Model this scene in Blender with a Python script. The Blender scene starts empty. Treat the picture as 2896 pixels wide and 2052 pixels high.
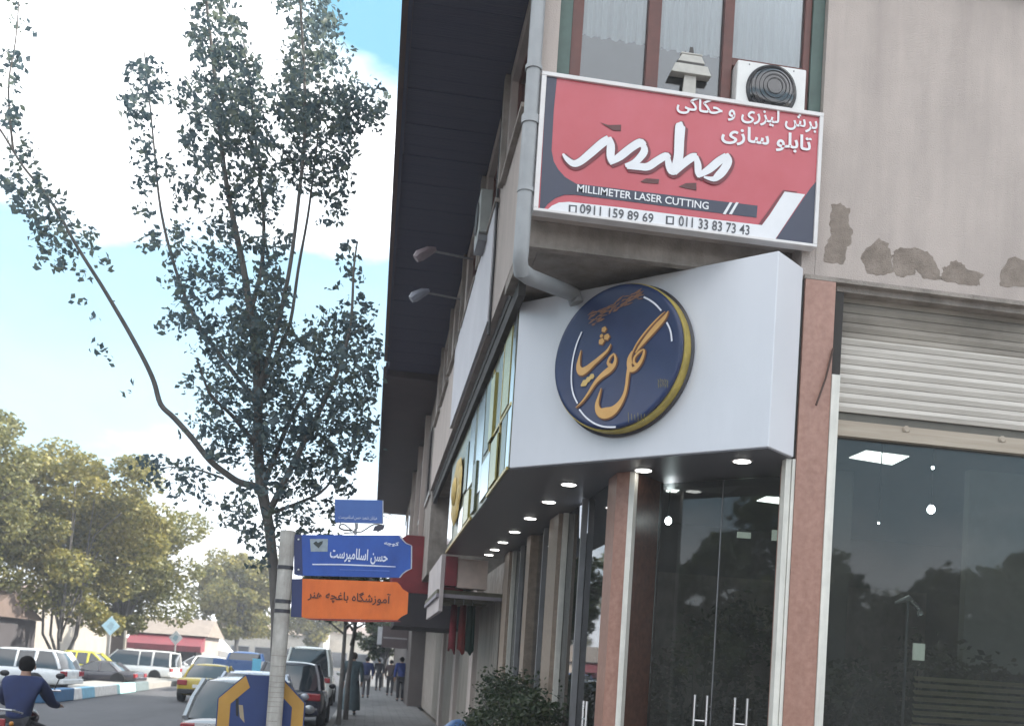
import bpy, bmesh, math, random, unicodedata
import numpy as np
from mathutils import Vector, Matrix
R = math.radians
scene = bpy.context.scene
COL = scene.collection
random.seed(7); rng = np.random.default_rng(7)

# ------------------------------------------------------------------ camera
EYE = np.array([0.0, 0.0, 1.6])
YAW, PITCH, ROLL, FOC, PPY = 0.139794642, 0.0462615565, 0.0648188991, 2817.987, 1760.41   # for a 2896 x 2052 picture
_f = np.array([math.sin(YAW)*math.cos(PITCH), math.cos(YAW)*math.cos(PITCH), math.sin(PITCH)])
_r = np.array([math.cos(YAW), -math.sin(YAW), 0.0]); _d = np.cross(_f, _r)
IX = math.cos(ROLL)*_r - math.sin(ROLL)*_d
IY = math.sin(ROLL)*_r + math.cos(ROLL)*_d
cam = bpy.data.cameras.new('camera'); camo = bpy.data.objects.new('camera', cam); COL.objects.link(camo)
m = Matrix.Identity(4)
for i in range(3):
    m[i][0], m[i][1], m[i][2], m[i][3] = IX[i], -IY[i], -_f[i], EYE[i]
camo.matrix_world = m
cam.sensor_width = 36; cam.lens = 36*FOC/2896; cam.shift_y = (PPY-1026)/2896
cam.clip_end = 3000; cam.clip_start = 0.05
cam.dof.use_dof = True; cam.dof.focus_distance = 7.6; cam.dof.aperture_fstop = 2.8
scene.camera = camo

# ------------------------------------------------------------------ light
SUN_EL, SUN_AZ = R(34), R(83)          # azimuth measured from +Y towards +X
w = bpy.data.worlds.new('World'); scene.world = w; w.use_nodes = True
nt = w.node_tree; nt.nodes.clear()
def N(t, kind, **kw):
    n = t.nodes.new(kind)
    for k, v in kw.items():
        if k in n.inputs: n.inputs[k].default_value = v
        else: setattr(n, k, v)
    return n
out = N(nt, 'ShaderNodeOutputWorld'); bg = N(nt, 'ShaderNodeBackground', Strength=0.12)
sky = N(nt, 'ShaderNodeTexSky'); sky.sky_type = 'NISHITA'; sky.sun_disc = False
sky.sun_elevation = SUN_EL; sky.sun_rotation = SUN_AZ; sky.air_density = 1.0; sky.dust_density = 0.4; sky.ozone_density = 1.6
L = nt.links
tc = N(nt, 'ShaderNodeTexCoord'); mp = N(nt, 'ShaderNodeMapping'); mp.inputs['Scale'].default_value = (1.0, 1.0, 1.8); mp.inputs['Location'].default_value = (0.33, 0.1, 0.32)
nz = N(nt, 'ShaderNodeTexNoise', Scale=3.2, Detail=9.0, Roughness=0.56, Distortion=0.3)
L.new(tc.outputs['Generated'], mp.inputs['Vector']); L.new(mp.outputs[0], nz.inputs['Vector'])
def MT(op, a, b, clamp=False):
    n = N(nt, 'ShaderNodeMath', operation=op); n.use_clamp = clamp
    for k_, q in ((0, a), (1, b)):
        if hasattr(q, 'links'): L.new(q, n.inputs[k_])
        else: n.inputs[k_].default_value = q
    return n.outputs[0]
sx_ = N(nt, 'ShaderNodeSeparateXYZ'); L.new(tc.outputs['Generated'], sx_.inputs[0])
wob = MT('MULTIPLY', MT('SUBTRACT', nz.outputs[0], 0.5), 0.34)
el = MT('ADD', sx_.outputs[2], wob)
cr = N(nt, 'ShaderNodeValToRGB'); e = cr.color_ramp.elements                # cloud bank by height above the horizon
e[0].position = 0.0; e[0].color = (1, 1, 1, 1); e[1].position = 0.12; e[1].color = (0.8, 0.8, 0.8, 1)
for p_, c_ in ((0.19, 0.22), (0.35, 0.12), (0.405, 0.9), (0.47, 1.0), (0.80, 0.9), (0.95, 0.2)):
    q = e.new(p_); q.color = (c_, c_, c_, 1)
L.new(el, cr.inputs[0])
vd = N(nt, 'ShaderNodeVectorMath', operation='DOT_PRODUCT'); vd.inputs[1].default_value = (0.03, 0.80, 0.60)   # the clear gap beside the eave
L.new(tc.outputs['Generated'], vd.inputs[0])
gap = MT('MULTIPLY', MT('SUBTRACT', MT('ADD', vd.outputs['Value'], MT('MULTIPLY', wob, 0.06)), 0.988), 160.0, True)
cl_ = MT('SUBTRACT', cr.outputs[0], gap, True)
air = N(nt, 'ShaderNodeMix', data_type='RGBA'); air.inputs[0].default_value = 0.8; air.inputs['B'].default_value = (1.55, 3.5, 4.6, 1)
mx = N(nt, 'ShaderNodeMix', data_type='RGBA'); mx.inputs['B'].default_value = (10.2, 10.3, 10.6, 1)
L.new(sky.outputs[0], air.inputs['A']); L.new(cl_, mx.inputs[0]); L.new(air.outputs['Result'], mx.inputs['A']); L.new(mx.outputs['Result'], bg.inputs[0]); L.new(bg.outputs[0], out.inputs[0])
sl = bpy.data.lights.new('sun', 'SUN'); sl.energy = 5.0; sl.angle = R(0.5); sl.color = (1.0, 0.93, 0.82)
so = bpy.data.objects.new('sun', sl); COL.objects.link(so)
sd = Vector((math.sin(SUN_AZ)*math.cos(SUN_EL), math.cos(SUN_AZ)*math.cos(SUN_EL), math.sin(SUN_EL)))
so.rotation_euler = sd.to_track_quat('Z', 'Y').to_euler()
vs = scene.view_settings; scene.display_settings.display_device = 'sRGB'
vs.view_transform = 'Standard'; vs.look = 'None'; vs.gamma = 1; vs.exposure = 1.05
cy = scene.cycles
cy.max_bounces = 8; cy.transparent_max_bounces = 24; cy.glossy_bounces = 4; cy.use_denoising = True
cy.caustics_reflective = False; cy.caustics_refractive = False

# ------------------------------------------------------------------ helpers
def P(x, y, ax, val):
    """point of the photograph (2896-wide pixels) carried out to a real plane of the place"""
    d = _f + IX*(x-1448)/FOC + IY*(y-PPY)/FOC
    t = (val-EYE[ax])/d[ax]
    return EYE + d*t
def PP(x, y, p0, n):
    d = _f + IX*(x-1448)/FOC + IY*(y-PPY)/FOC
    p0 = np.array(p0, float); n = np.array(n, float)
    return EYE + d*(np.dot(p0-EYE, n)/np.dot(d, n))
DK = 2896/2292
def PD(x, y, ax, val): return P(x*DK, y*DK, ax, val)

def tag(o, label=None, cat=None, group=None, kind=None):
    if label: o['label'] = label
    if cat: o['category'] = cat
    if group: o['group'] = group
    if kind: o['kind'] = kind
    return o
def thing(name, label, cat, loc=(0, 0, 0), rz=0.0, group=None):
    o = bpy.data.objects.new(name, None); COL.objects.link(o)
    o.empty_display_size = 0.2
    o.location = loc; o.rotation_euler = (0, 0, rz)
    return tag(o, label, cat, group)
def offset_of(o):
    v = Vector((0, 0, 0))
    while o is not None:
        v += o.location; o = o.parent
    return v

class MB:
    def __init__(s): s.v = []; s.f = []; s.mi = []; s.cur = 0
    def mat(s, i): s.cur = i; return s
    def add(s, vs_, fs):
        b = len(s.v); s.v += [tuple(map(float, p)) for p in vs_]
        for f in fs: s.f.append([b+i for i in f]); s.mi.append(s.cur)
        return s
    def box(s, x0, x1, y0, y1, z0, z1):
        return s.add([(x0,y0,z0),(x1,y0,z0),(x1,y1,z0),(x0,y1,z0),(x0,y0,z1),(x1,y0,z1),(x1,y1,z1),(x0,y1,z1)],
                     [(3,2,1,0),(4,5,6,7),(0,1,5,4),(1,2,6,5),(2,3,7,6),(3,0,4,7)])
    def obox(s, c, ax, ay, az, hx, hy, hz):
        c = np.array(c, float); ax, ay, az = [np.array(a, float) for a in (ax, ay, az)]
        p = [c+i*hx*ax+j*hy*ay+k*hz*az for k in (-1, 1) for (i, j) in ((-1,-1),(1,-1),(1,1),(-1,1))]
        return s.add(p, [(3,2,1,0),(4,5,6,7),(0,1,5,4),(1,2,6,5),(2,3,7,6),(3,0,4,7)])
    def prism(s, pts, n):
        """polygon of 3-D points pushed along vector n"""
        n = np.array(n, float); k = len(pts); a = [np.array(p, float) for p in pts]
        return s.add(a+[p+n for p in a], [tuple(range(k))[::-1], tuple(range(k, 2*k))]+[(i, (i+1) % k, (i+1) % k+k, i+k) for i in range(k)])
    def poly(s, pts): return s.add(pts, [tuple(range(len(pts)))])
    def tube(s, pts, rad, n=8, cap=True):
        pts = [np.array(p, float) for p in pts]; k = len(pts)
        if not hasattr(rad, '__len__'): rad = [rad]*k
        vv = []; up = None
        for i in range(k):
            t = pts[min(i+1, k-1)]-pts[max(i-1, 0)]; t = t/(np.linalg.norm(t)+1e-9)
            if up is None: up = np.array([0, 0, 1.0]) if abs(t[2]) < 0.9 else np.array([0, 1.0, 0])
            a = np.cross(up, t); a /= np.linalg.norm(a)+1e-9; b = np.cross(t, a); up = b
            for j in range(n):
                q = 2*math.pi*j/n
                vv.append(pts[i]+rad[i]*(math.cos(q)*a+math.sin(q)*b))
        ff = [(i*n+j, i*n+(j+1) % n, (i+1)*n+(j+1) % n, (i+1)*n+j) for i in range(k-1) for j in range(n)]
        if cap: ff += [tuple(range(n))[::-1], tuple(range((k-1)*n, k*n))]
        return s.add(vv, ff)
    def lathe(s, c, axis, prof, n=32, ref=None):
        """profile (along, radius) turned about an axis"""
        c = np.array(c, float); t = np.array(axis, float); t /= np.linalg.norm(t)
        up = np.array([0, 0, 1.0]) if abs(t[2]) < 0.9 else np.array([0, 1.0, 0])
        a = np.cross(up, t); a /= np.linalg.norm(a); b = np.cross(t, a)
        k = len(prof); vv = []
        for h, r in prof:
            for j in range(n):
                q = 2*math.pi*j/n; vv.append(c+t*h+r*(math.cos(q)*a+math.sin(q)*b))
        ff = [(i*n+j, i*n+(j+1) % n, (i+1)*n+(j+1) % n, (i+1)*n+j) for i in range(k-1) for j in range(n)]
        ff += [tuple(range(n))[::-1], tuple(range((k-1)*n, k*n))]
        return s.add(vv, ff)
    def ball(s, c, rx, ry, rz, n=12, k=7):
        vv = []; c = np.array(c, float)
        for i in range(1, k):
            a = math.pi*i/k
            for j in range(n):
                q = 2*math.pi*j/n; vv.append(c+np.array([rx*math.sin(a)*math.cos(q), ry*math.sin(a)*math.sin(q), rz*math.cos(a)]))
        vv += [c+np.array([0, 0, rz]), c-np.array([0, 0, rz])]; m1 = (k-1)*n
        ff = [(i*n+(j+1) % n, i*n+j, (i+1)*n+j, (i+1)*n+(j+1) % n) for i in range(k-2) for j in range(n)]
        ff += [(j, (j+1) % n, m1) for j in range(n)]+[((k-2)*n+(j+1) % n, (k-2)*n+j, m1+1) for j in range(n)]
        return s.add(vv, ff)
    def build(s, name, mats, parent=None, world=True, smooth=False, bevel=0, sub=0):
        me = bpy.data.meshes.new(name)
        v = s.v
        if parent is not None and world:
            o_ = offset_of(parent); v = [(p[0]-o_.x, p[1]-o_.y, p[2]-o_.z) for p in v]
        me.from_pydata(v, [], s.f)
        for m_ in (mats if isinstance(mats, (list, tuple)) else [mats]): me.materials.append(m_)
        if any(s.mi): me.polygons.foreach_set('material_index', s.mi)
        bm = bmesh.new(); bm.from_mesh(me); bmesh.ops.recalc_face_normals(bm, faces=bm.faces); bm.to_mesh(me); bm.free()
        if smooth:
            me.polygons.foreach_set('use_smooth', [True]*len(me.polygons))
            try: me.set_sharp_from_angle(angle=R(40))
            except Exception: pass
        me.update()
        o = bpy.data.objects.new(name, me); COL.objects.link(o)
        if parent is not None: o.parent = parent
        if bevel:
            b = o.modifiers.new('bevel', 'BEVEL'); b.width = bevel; b.segments = 2; b.limit_method = 'ANGLE'; b.angle_limit = R(50)
        if sub:
            b = o.modifiers.new('sub', 'SUBSURF'); b.levels = sub; b.render_levels = sub
        return o

# ------------------------------------------------------------------ materials
MAT = {}
def srgb(r, g, b):
    return tuple(((c/255+0.055)/1.055)**2.4 if c/255 > 0.04045 else c/255/12.92 for c in (r, g, b))
def pm(name, col, rough=0.6, metal=0.0, var=0.12, scale=6.0, bump=0.0, bscale=60.0, spec=0.5, col2=None, stretch=None, coat=0.0, emit=None, estr=0.0, detail=5.0):
    if name in MAT: return MAT[name]
    m_ = bpy.data.materials.new(name); m_.use_nodes = True; t = m_.node_tree; p = t.nodes['Principled BSDF']
    p.inputs['Roughness'].default_value = rough; p.inputs['Metallic'].default_value = metal
    p.inputs['Specular IOR Level'].default_value = spec
    p.inputs['Coat Weight'].default_value = coat; p.inputs['Coat Roughness'].default_value = 0.05
    if emit: p.inputs['Emission Color'].default_value = (*emit, 1); p.inputs['Emission Strength'].default_value = estr
    c = N(t, 'ShaderNodeTexCoord'); mpn = N(t, 'ShaderNodeMapping')
    if stretch: mpn.inputs['Scale'].default_value = stretch
    t.links.new(c.outputs['Object'], mpn.inputs[0])
    nn = N(t, 'ShaderNodeTexNoise', Scale=scale, Detail=detail, Roughness=0.62); t.links.new(mpn.outputs[0], nn.inputs['Vector'])
    rr = N(t, 'ShaderNodeValToRGB'); rr.color_ramp.elements[0].position = 0.3; rr.color_ramp.elements[1].position = 0.7
    c2 = col2 if col2 else tuple(min(1, x*(1+var)) for x in col)
    c1 = col if col2 else tuple(x*(1-var) for x in col)
    rr.color_ramp.elements[0].color = (*c1, 1); rr.color_ramp.elements[1].color = (*c2, 1)
    t.links.new(nn.outputs[0], rr.inputs[0]); t.links.new(rr.outputs[0], p.inputs['Base Color'])
    if rough > 0.15:
        mr = N(t, 'ShaderNodeMapRange'); mr.inputs['To Min'].default_value = rough*0.85; mr.inputs['To Max'].default_value = min(1, rough*1.15)
        t.links.new(nn.outputs[0], mr.inputs[0]); t.links.new(mr.outputs[0], p.inputs['Roughness'])
    if bump:
        nb = N(t, 'ShaderNodeTexNoise', Scale=bscale, Detail=4.0); t.links.new(mpn.outputs[0], nb.inputs['Vector'])
        bb = N(t, 'ShaderNodeBump', Strength=bump, Distance=0.02); t.links.new(nb.outputs[0], bb.inputs['Height']); t.links.new(bb.outputs[0], p.inputs['Normal'])
    MAT[name] = m_; return m_
def streaks(m_, amt, sc=(3.0, 3.0, 0.35)):
    t = m_.node_tree; p = t.nodes['Principled BSDF']; src = p.inputs['Base Color'].links[0].from_socket
    c = N(t, 'ShaderNodeTexCoord'); mpn = N(t, 'ShaderNodeMapping'); mpn.inputs['Scale'].default_value = sc; t.links.new(c.outputs['Object'], mpn.inputs[0])
    nn = N(t, 'ShaderNodeTexNoise', Scale=1.0, Detail=7.0, Roughness=0.65); t.links.new(mpn.outputs[0], nn.inputs['Vector'])
    mr = N(t, 'ShaderNodeMapRange'); mr.inputs['From Min'].default_value = 0.42; mr.inputs['From Max'].default_value = 0.75; mr.inputs['To Min'].default_value = 1.0; mr.inputs['To Max'].default_value = 1.0-amt
    t.links.new(nn.outputs[0], mr.inputs[0]); mm = N(t, 'ShaderNodeMix', data_type='RGBA', blend_type='MULTIPLY'); mm.inputs[0].default_value = 1.0
    t.links.new(src, mm.inputs['A']); t.links.new(mr.outputs[0], mm.inputs['B']); t.links.new(mm.outputs['Result'], p.inputs['Base Color'])
def glass_mat(name, tint=(0.6, 0.63, 0.62), ior=1.5, rough=0.0, boost=0.0, dust_veil=0.02):
    if name in MAT: return MAT[name]
    m_ = bpy.data.materials.new(name); m_.use_nodes = True; t = m_.node_tree; t.nodes.clear()
    o = N(t, 'ShaderNodeOutputMaterial'); a = N(t, 'ShaderNodeBsdfTransparent'); a.inputs[0].default_value = (*tint, 1)
    g = N(t, 'ShaderNodeBsdfGlossy', Roughness=rough); g.inputs[0].default_value = (0.95, 0.97, 1, 1)
    fr = N(t, 'ShaderNodeFresnel', IOR=ior); ad = N(t, 'ShaderNodeMath', operation='ADD'); ad.inputs[1].default_value = boost
    mxs = N(t, 'ShaderNodeMixShader'); t.links.new(fr.outputs[0], ad.inputs[0]); t.links.new(ad.outputs[0], mxs.inputs[0])
    df = N(t, 'ShaderNodeBsdfDiffuse'); df.inputs[0].default_value = (0.55, 0.56, 0.52, 1); dm = N(t, 'ShaderNodeMixShader')  # diffuse dust veil, weighted to lift the dark reflections in the glass
    c = N(t, 'ShaderNodeTexCoord'); nn = N(t, 'ShaderNodeTexNoise', Scale=1.3, Detail=6.0); t.links.new(c.outputs['Object'], nn.inputs['Vector'])
    mr = N(t, 'ShaderNodeMapRange'); mr.inputs['From Min'].default_value = 0.3; mr.inputs['From Max'].default_value = 0.7; mr.inputs['To Min'].default_value = dust_veil*0.6; mr.inputs['To Max'].default_value = dust_veil*1.4
    t.links.new(nn.outputs[0], mr.inputs[0]); t.links.new(mr.outputs[0], dm.inputs[0])
    t.links.new(a.outputs[0], dm.inputs[1]); t.links.new(df.outputs[0], dm.inputs[2])
    t.links.new(dm.outputs[0], mxs.inputs[1]); t.links.new(g.outputs[0], mxs.inputs[2]); t.links.new(mxs.outputs[0], o.inputs[0])
    MAT[name] = m_; return m_
def leaf_mat(name, c1, c2, c3, trans=0.35, scale=0.9, rough=0.5):
    if name in MAT: return MAT[name]
    m_ = bpy.data.materials.new(name); m_.use_nodes = True; t = m_.node_tree; t.nodes.clear()
    o = N(t, 'ShaderNodeOutputMaterial'); p = N(t, 'ShaderNodeBsdfPrincipled', Roughness=rough)
    tr = N(t, 'ShaderNodeBsdfTranslucent'); mxs = N(t, 'ShaderNodeMixShader', Fac=trans)
    ge = N(t, 'ShaderNodeNewGeometry'); c = N(t, 'ShaderNodeTexCoord'); nn = N(t, 'ShaderNodeTexNoise', Scale=scale, Detail=3.0)
    t.links.new(c.outputs['Object'], nn.inputs['Vector'])
    ad = N(t, 'ShaderNodeMath', operation='MULTIPLY_ADD'); ad.inputs[1].default_value = 0.55; t.links.new(ge.outputs['Random Per Island'], ad.inputs[0])
    sb = N(t, 'ShaderNodeMath', operation='SUBTRACT'); sb.inputs[1].default_value = 0.27; t.links.new(nn.outputs[0], sb.inputs[0]); t.links.new(sb.outputs[0], ad.inputs[2])
    rr = N(t, 'ShaderNodeValToRGB'); e = rr.color_ramp.elements; e[0].position = 0.22; e[1].position = 0.8; e[0].color = (*c1, 1); e[1].color = (*c3, 1)
    q = e.new(0.5); q.color = (*c2, 1)
    t.links.new(ad.outputs[0], rr.inputs[0]); t.links.new(rr.outputs[0], p.inputs['Base Color']); t.links.new(rr.outputs[0], tr.inputs[0])
    t.links.new(p.outputs[0], mxs.inputs[1]); t.links.new(tr.outputs[0], mxs.inputs[2]); t.links.new(mxs.outputs[0], o.inputs[0])
    MAT[name] = m_; return m_
def glow_mat(name, col, s):
    return pm(name, (0.8, 0.8, 0.8), 0.5, emit=col, estr=s)

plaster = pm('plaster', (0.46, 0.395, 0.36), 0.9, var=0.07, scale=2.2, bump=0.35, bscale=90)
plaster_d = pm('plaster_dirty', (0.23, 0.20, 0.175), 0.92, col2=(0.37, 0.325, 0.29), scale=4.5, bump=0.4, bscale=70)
streaks(plaster, 0.22); streaks(plaster_d, 0.45, (4, 4, 1.2))
cement = pm('bare_cement', (0.17, 0.135, 0.11), 0.95, col2=(0.32, 0.265, 0.225), scale=7, bump=0.6, bscale=120)
granite = pm('pink_granite', (0.30, 0.155, 0.115), 0.42, col2=(0.40, 0.225, 0.175), scale=22, bump=0.05, bscale=200, spec=0.5)
granite_d = pm('brown_granite', (0.075, 0.04, 0.03), 0.18, col2=(0.12, 0.06, 0.045), scale=20)
white_trim = pm('white_trim', (0.72, 0.70, 0.64), 0.45, var=0.08, scale=8)
acrylic = pm('white_acrylic', (0.62, 0.63, 0.67), 0.22, var=0.02, scale=1.5, spec=0.5)
streaks(acrylic, 0.07, (2.5, 2.5, 0.5)); streaks(white_trim, 0.25, (9, 9, 0.8)); streaks(granite, 0.18, (6, 6, 0.7))
soffit_g = pm('soffit_grey', (0.13, 0.13, 0.145), 0.35, var=0.1, scale=2)
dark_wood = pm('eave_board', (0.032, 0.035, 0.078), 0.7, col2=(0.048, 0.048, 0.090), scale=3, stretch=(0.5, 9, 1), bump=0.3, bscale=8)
brown_frame = pm('brown_frame', (0.105, 0.032, 0.024), 0.45, var=0.2, scale=10)
green_panel = pm('green_panel', (0.075, 0.115, 0.10), 0.6, var=0.15, scale=10)
black_m = pm('black', (0.012, 0.012, 0.014), 0.5)
rubber = pm('rubber', (0.018, 0.018, 0.02), 0.85)
dark_shade_and_parts = pm('dark_shade_and_parts', (0.03, 0.027, 0.025), 0.8)  # near black for painted gap shade, the shutter channel and the blind cord
steel = pm('steel', (0.55, 0.55, 0.56), 0.28, metal=1.0, var=0.05)
pipe_m = pm('pipe_plastic', (0.30, 0.31, 0.32), 0.5, var=0.12, scale=5)
shop_glass = glass_mat('shop_glass', (0.66, 0.69, 0.68), 1.42, 0.025, 0.0, 0.032)
win_glass = glass_mat('window_glass', (0.72, 0.76, 0.78), 1.5, 0.0, 0.03)
grey_metal = pm('grey_metal', (0.22, 0.22, 0.23), 0.45, metal=0.3)
# Persian letters: presentation forms in visual order
FORMS = {}
for cp in range(0xFB50, 0xFEFF):
    d_ = unicodedata.decomposition(chr(cp)).split()
    if len(d_) == 2 and d_[0] in ('<isolated>', '<final>', '<initial>', '<medial>'):
        FORMS.setdefault(chr(int(d_[1], 16)), {})[d_[0][1:-1]] = chr(cp)
def persian(s):
    outl = []
    for i, ch in enumerate(s):
        fm = FORMS.get(ch)
        if not fm: outl.append(ch); continue
        prev = i > 0 and s[i-1] in FORMS and 'initial' in FORMS[s[i-1]]
        nxt = i+1 < len(s) and s[i+1] in FORMS and 'final' in FORMS[s[i+1]] and 'initial' in fm
        k = 'medial' if prev and nxt else 'final' if prev else 'initial' if nxt else 'isolated'
        outl.append(fm.get(k, fm.get('isolated', ch)))
    return ''.join(reversed(outl))
def lettering(name, s, a, b, height, n, mat, parent, depth=0.004, lift=0.004, bold=0.0, up=(0, 0, 1)):
    """writing stretched from point a to point b, standing on that line, facing n"""
    c = bpy.data.curves.new('writing', 'FONT'); c.body = s; c.resolution_u = 3; c.offset = bold
    o = bpy.data.objects.new('writing', c); COL.objects.link(o); bpy.context.view_layer.update()
    dg = bpy.context.evaluated_depsgraph_get(); me = o.evaluated_get(dg).to_mesh()
    v = np.array([x.co[:2] for x in me.vertices]); f = [list(p.vertices) for p in me.polygons]
    o.evaluated_get(dg).to_mesh_clear(); bpy.data.objects.remove(o)
    if len(v) == 0: return None
    lo, hi = v.min(0), v.max(0)
    a = np.array(a, float); b = np.array(b, float); n = np.array(n, float); up = np.array(up, float)
    ux = (b-a)
    par = list(range(len(v)))
    def find(i):
        while par[i] != i: par[i] = par[par[i]]; i = par[i]
        return i
    for fc in f:
        for j_ in fc[1:]: par[find(j_)] = find(fc[0])
    isl = {}
    lf = [lift+0.0005*(isl.setdefault(find(i), len(isl)) % 12) for i in range(len(v))]
    q = [a+ux*((p[0]-lo[0])/(hi[0]-lo[0]))+up*height*((p[1]-lo[1])/(hi[1]-lo[1]))+n*lf[i] for i, p in enumerate(v)]
    mb = MB(); mb.add(q, f)
    return mb.build(name, mat, parent)
def stroke(mb, pts, lift0, n, up_plane, cap=True):
    """brush stroke: pts = [(point3d, width)], flat ribbons on a plane with normal n"""
    n = np.array(n, float); k = len(pts); h = lift0
    P3 = [np.array(p, float) for p, _ in pts]; W = [x for _, x in pts]
    T = []
    for i in range(k):
        t = P3[min(i+1, k-1)]-P3[max(i-1, 0)]; t /= np.linalg.norm(t)+1e-9; T.append(t)
    S = [np.cross(n, t) for t in T]
    vv = []
    for i in range(k):
        vv += [P3[i]+S[i]*W[i]/2+n*(h+0.00012*i), P3[i]-S[i]*W[i]/2+n*(h+0.00012*i)]
    mb.add(vv, [(2*i, 2*i+1, 2*i+3, 2*i+2) for i in range(k-1)])
def smooth_path(pts, rep=2):
    """Catmull-Rom through (x, y, w)"""
    p = [np.array(q, float) for q in pts]; outp = []
    for i in range(len(p)-1):
        p0, p1, p2, p3 = p[max(i-1, 0)], p[i], p[i+1], p[min(i+2, len(p)-1)]
        for s in range(4):
            t = s/4; outp.append(0.5*((2*p1)+(-p0+p2)*t+(2*p0-5*p1+4*p2-p3)*t*t+(-p0+3*p1-3*p2+p3)*t**3))
    outp.append(p[-1]); return outp

# ------------------------------------------------------------------ ground, road, pavement
asphalt = pm('asphalt', (0.070, 0.070, 0.078), 0.85, col2=(0.105, 0.104, 0.112), scale=1.1, bump=0.5, bscale=160, detail=8)
asphalt2 = pm('old_ground', (0.16, 0.15, 0.13), 0.95, col2=(0.24, 0.22, 0.19), scale=0.4)
paving = pm('pavement_concrete', (0.13, 0.13, 0.135), 0.85, col2=(0.21, 0.205, 0.20), scale=1.6, bump=0.4, bscale=90)
def joints(m_, w_, h_):
    t = m_.node_tree; p = t.nodes['Principled BSDF']; src = p.inputs['Base Color'].links[0].from_socket
    c = N(t, 'ShaderNodeTexCoord'); b = N(t, 'ShaderNodeTexBrick'); b.inputs['Scale'].default_value = 1.0; b.inputs['Brick Width'].default_value = w_; b.inputs['Row Height'].default_value = h_; b.inputs['Mortar Size'].default_value = 0.012
    b.inputs['Color1'].default_value = (1, 1, 1, 1); b.inputs['Color2'].default_value = (0.84, 0.84, 0.85, 1); b.inputs['Mortar'].default_value = (0.45, 0.45, 0.45, 1)
    t.links.new(c.outputs['Object'], b.inputs['Vector']); mm = N(t, 'ShaderNodeMix', data_type='RGBA', blend_type='MULTIPLY'); mm.inputs[0].default_value = 1.0
    t.links.new(src, mm.inputs['A']); t.links.new(b.outputs['Color'], mm.inputs['B']); t.links.new(mm.outputs['Result'], p.inputs['Base Color'])
joints(paving, 0.5, 0.5); streaks(paving, 0.35, (0.9, 0.35, 1)); streaks(asphalt, 0.35, (0.8, 0.12, 1))
kerb_m = pm('kerb_stone', (0.26, 0.25, 0.24), 0.85, var=0.25, scale=5)
def structure(name, mb, mat): return tag(mb.build(name, mat), kind='structure')
structure('ground', MB().box(-900, 900, -300, 1500, -1.2, -0.14), asphalt2)
structure('road', MB().box(-17.5, -0.88, -40, 420, -0.139, -0.12), asphalt)
pv = MB().box(-0.74, 1.86, -40, 120, -0.13, 0.0).box(1.86, 14, -40, 6.98, -0.13, 0.0)
structure('pavement', pv, paving)
kb = MB()
y = -40.0
while y < 120: kb.box(-0.88, -0.742, y, y+0.99, -0.13, 0.006); y += 1.0
structure('kerb', kb, kerb_m)
structure('far_pavement', MB().box(-24, -17.5, -40, 200, -0.13, 0.01), paving)

# ------------------------------------------------------------------ corner building
bld = thing('corner_building', 'two storey corner building with beige plaster upper wall, pink granite pilasters and dark deep eave', 'building', (3, 9, 0))
YF, XS = 7.0, 0.93
# plaster walls
wl = MB()
wl.box(3.11, 11, YF, YF+0.25, 4.69, 7.15).box(3.0, 3.107, YF, YF+0.25, 4.66, 4.927)                       # wall right of the upstairs window
wl.box(XS, 3.107, YF, YF+0.25, 4.93, 5.60)                      # behind the red sign
wl.box(XS, 1.05, YF, YF+0.25, 5.603, 7.15)
wl.box(1.05, 3.107, YF, YF+0.25, 7.05, 7.15)
wl.box(XS, XS+0.22, YF+0.25, 19.0, 4.90, 6.08)
wl.box(XS, XS+0.22, YF+0.25, 19.0, 7.0, 7.15)
yy = YF+0.25; wins = []
for w0, w1 in ((7.7, 8.9), (9.35, 10.75), (11.3, 12.9), (13.5, 15.0), (15.6, 17.0), (17.5, 18.6)):
    wl.box(XS, XS+0.22, yy, w0, 6.083, 6.997); wins.append((w0, w1)); yy = w1
wl.box(XS, XS+0.22, yy, 19.0, 6.083, 6.997)
wl.build('upper_wall', plaster, bld)
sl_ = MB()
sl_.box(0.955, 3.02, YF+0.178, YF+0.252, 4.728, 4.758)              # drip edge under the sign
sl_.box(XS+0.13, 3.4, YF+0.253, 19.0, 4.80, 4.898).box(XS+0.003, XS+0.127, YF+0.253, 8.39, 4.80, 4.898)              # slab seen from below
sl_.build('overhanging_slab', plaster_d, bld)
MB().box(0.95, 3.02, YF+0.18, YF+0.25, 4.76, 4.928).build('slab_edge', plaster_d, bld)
# bare cement patches in the plaster, at their own outline
for k, pts in enumerate([
    [(2352,580),(2380,576),(2402,592),(2402,640),(2412,650),(2405,690),(2392,705),(2388,745),(2332,742),(2336,690),(2352,660),(2346,620)],
    [(2435,730),(2452,705),(2487,675),(2512,690),(2522,725),(2526,765),(2510,777),(2455,775)],
    [(2524,720),(2532,705),(2560,699),(2610,705),(2640,725),(2655,760),(2665,790),(2612,788),(2590,760),(2585,778),(2548,782),(2529,770)],
    [(2662,790),(2668,758),(2682,750),(2705,732),(2728,750),(2738,765),(2785,776),(2768,790),(2775,805),(2750,808)],
    [(2830,808),(2832,775),(2848,735),(2868,724),(2900,736),(2925,770),(2925,815)]]):
    q = []
    for i, (a, b) in enumerate(pts):
        a2, b2 = pts[(i+1) % len(pts)]
        for s in (0, 0.2, 0.4, 0.6, 0.8):
            q.append(P(a+(a2-a)*s+random.uniform(-3.6, 3.6), b+(b2-b)*s+random.uniform(-3.6, 3.6), 1, YF-0.002))
    MB().prism(q, (0, 0.004, 0)).build('bare_plaster_patch', cement, bld)
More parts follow.
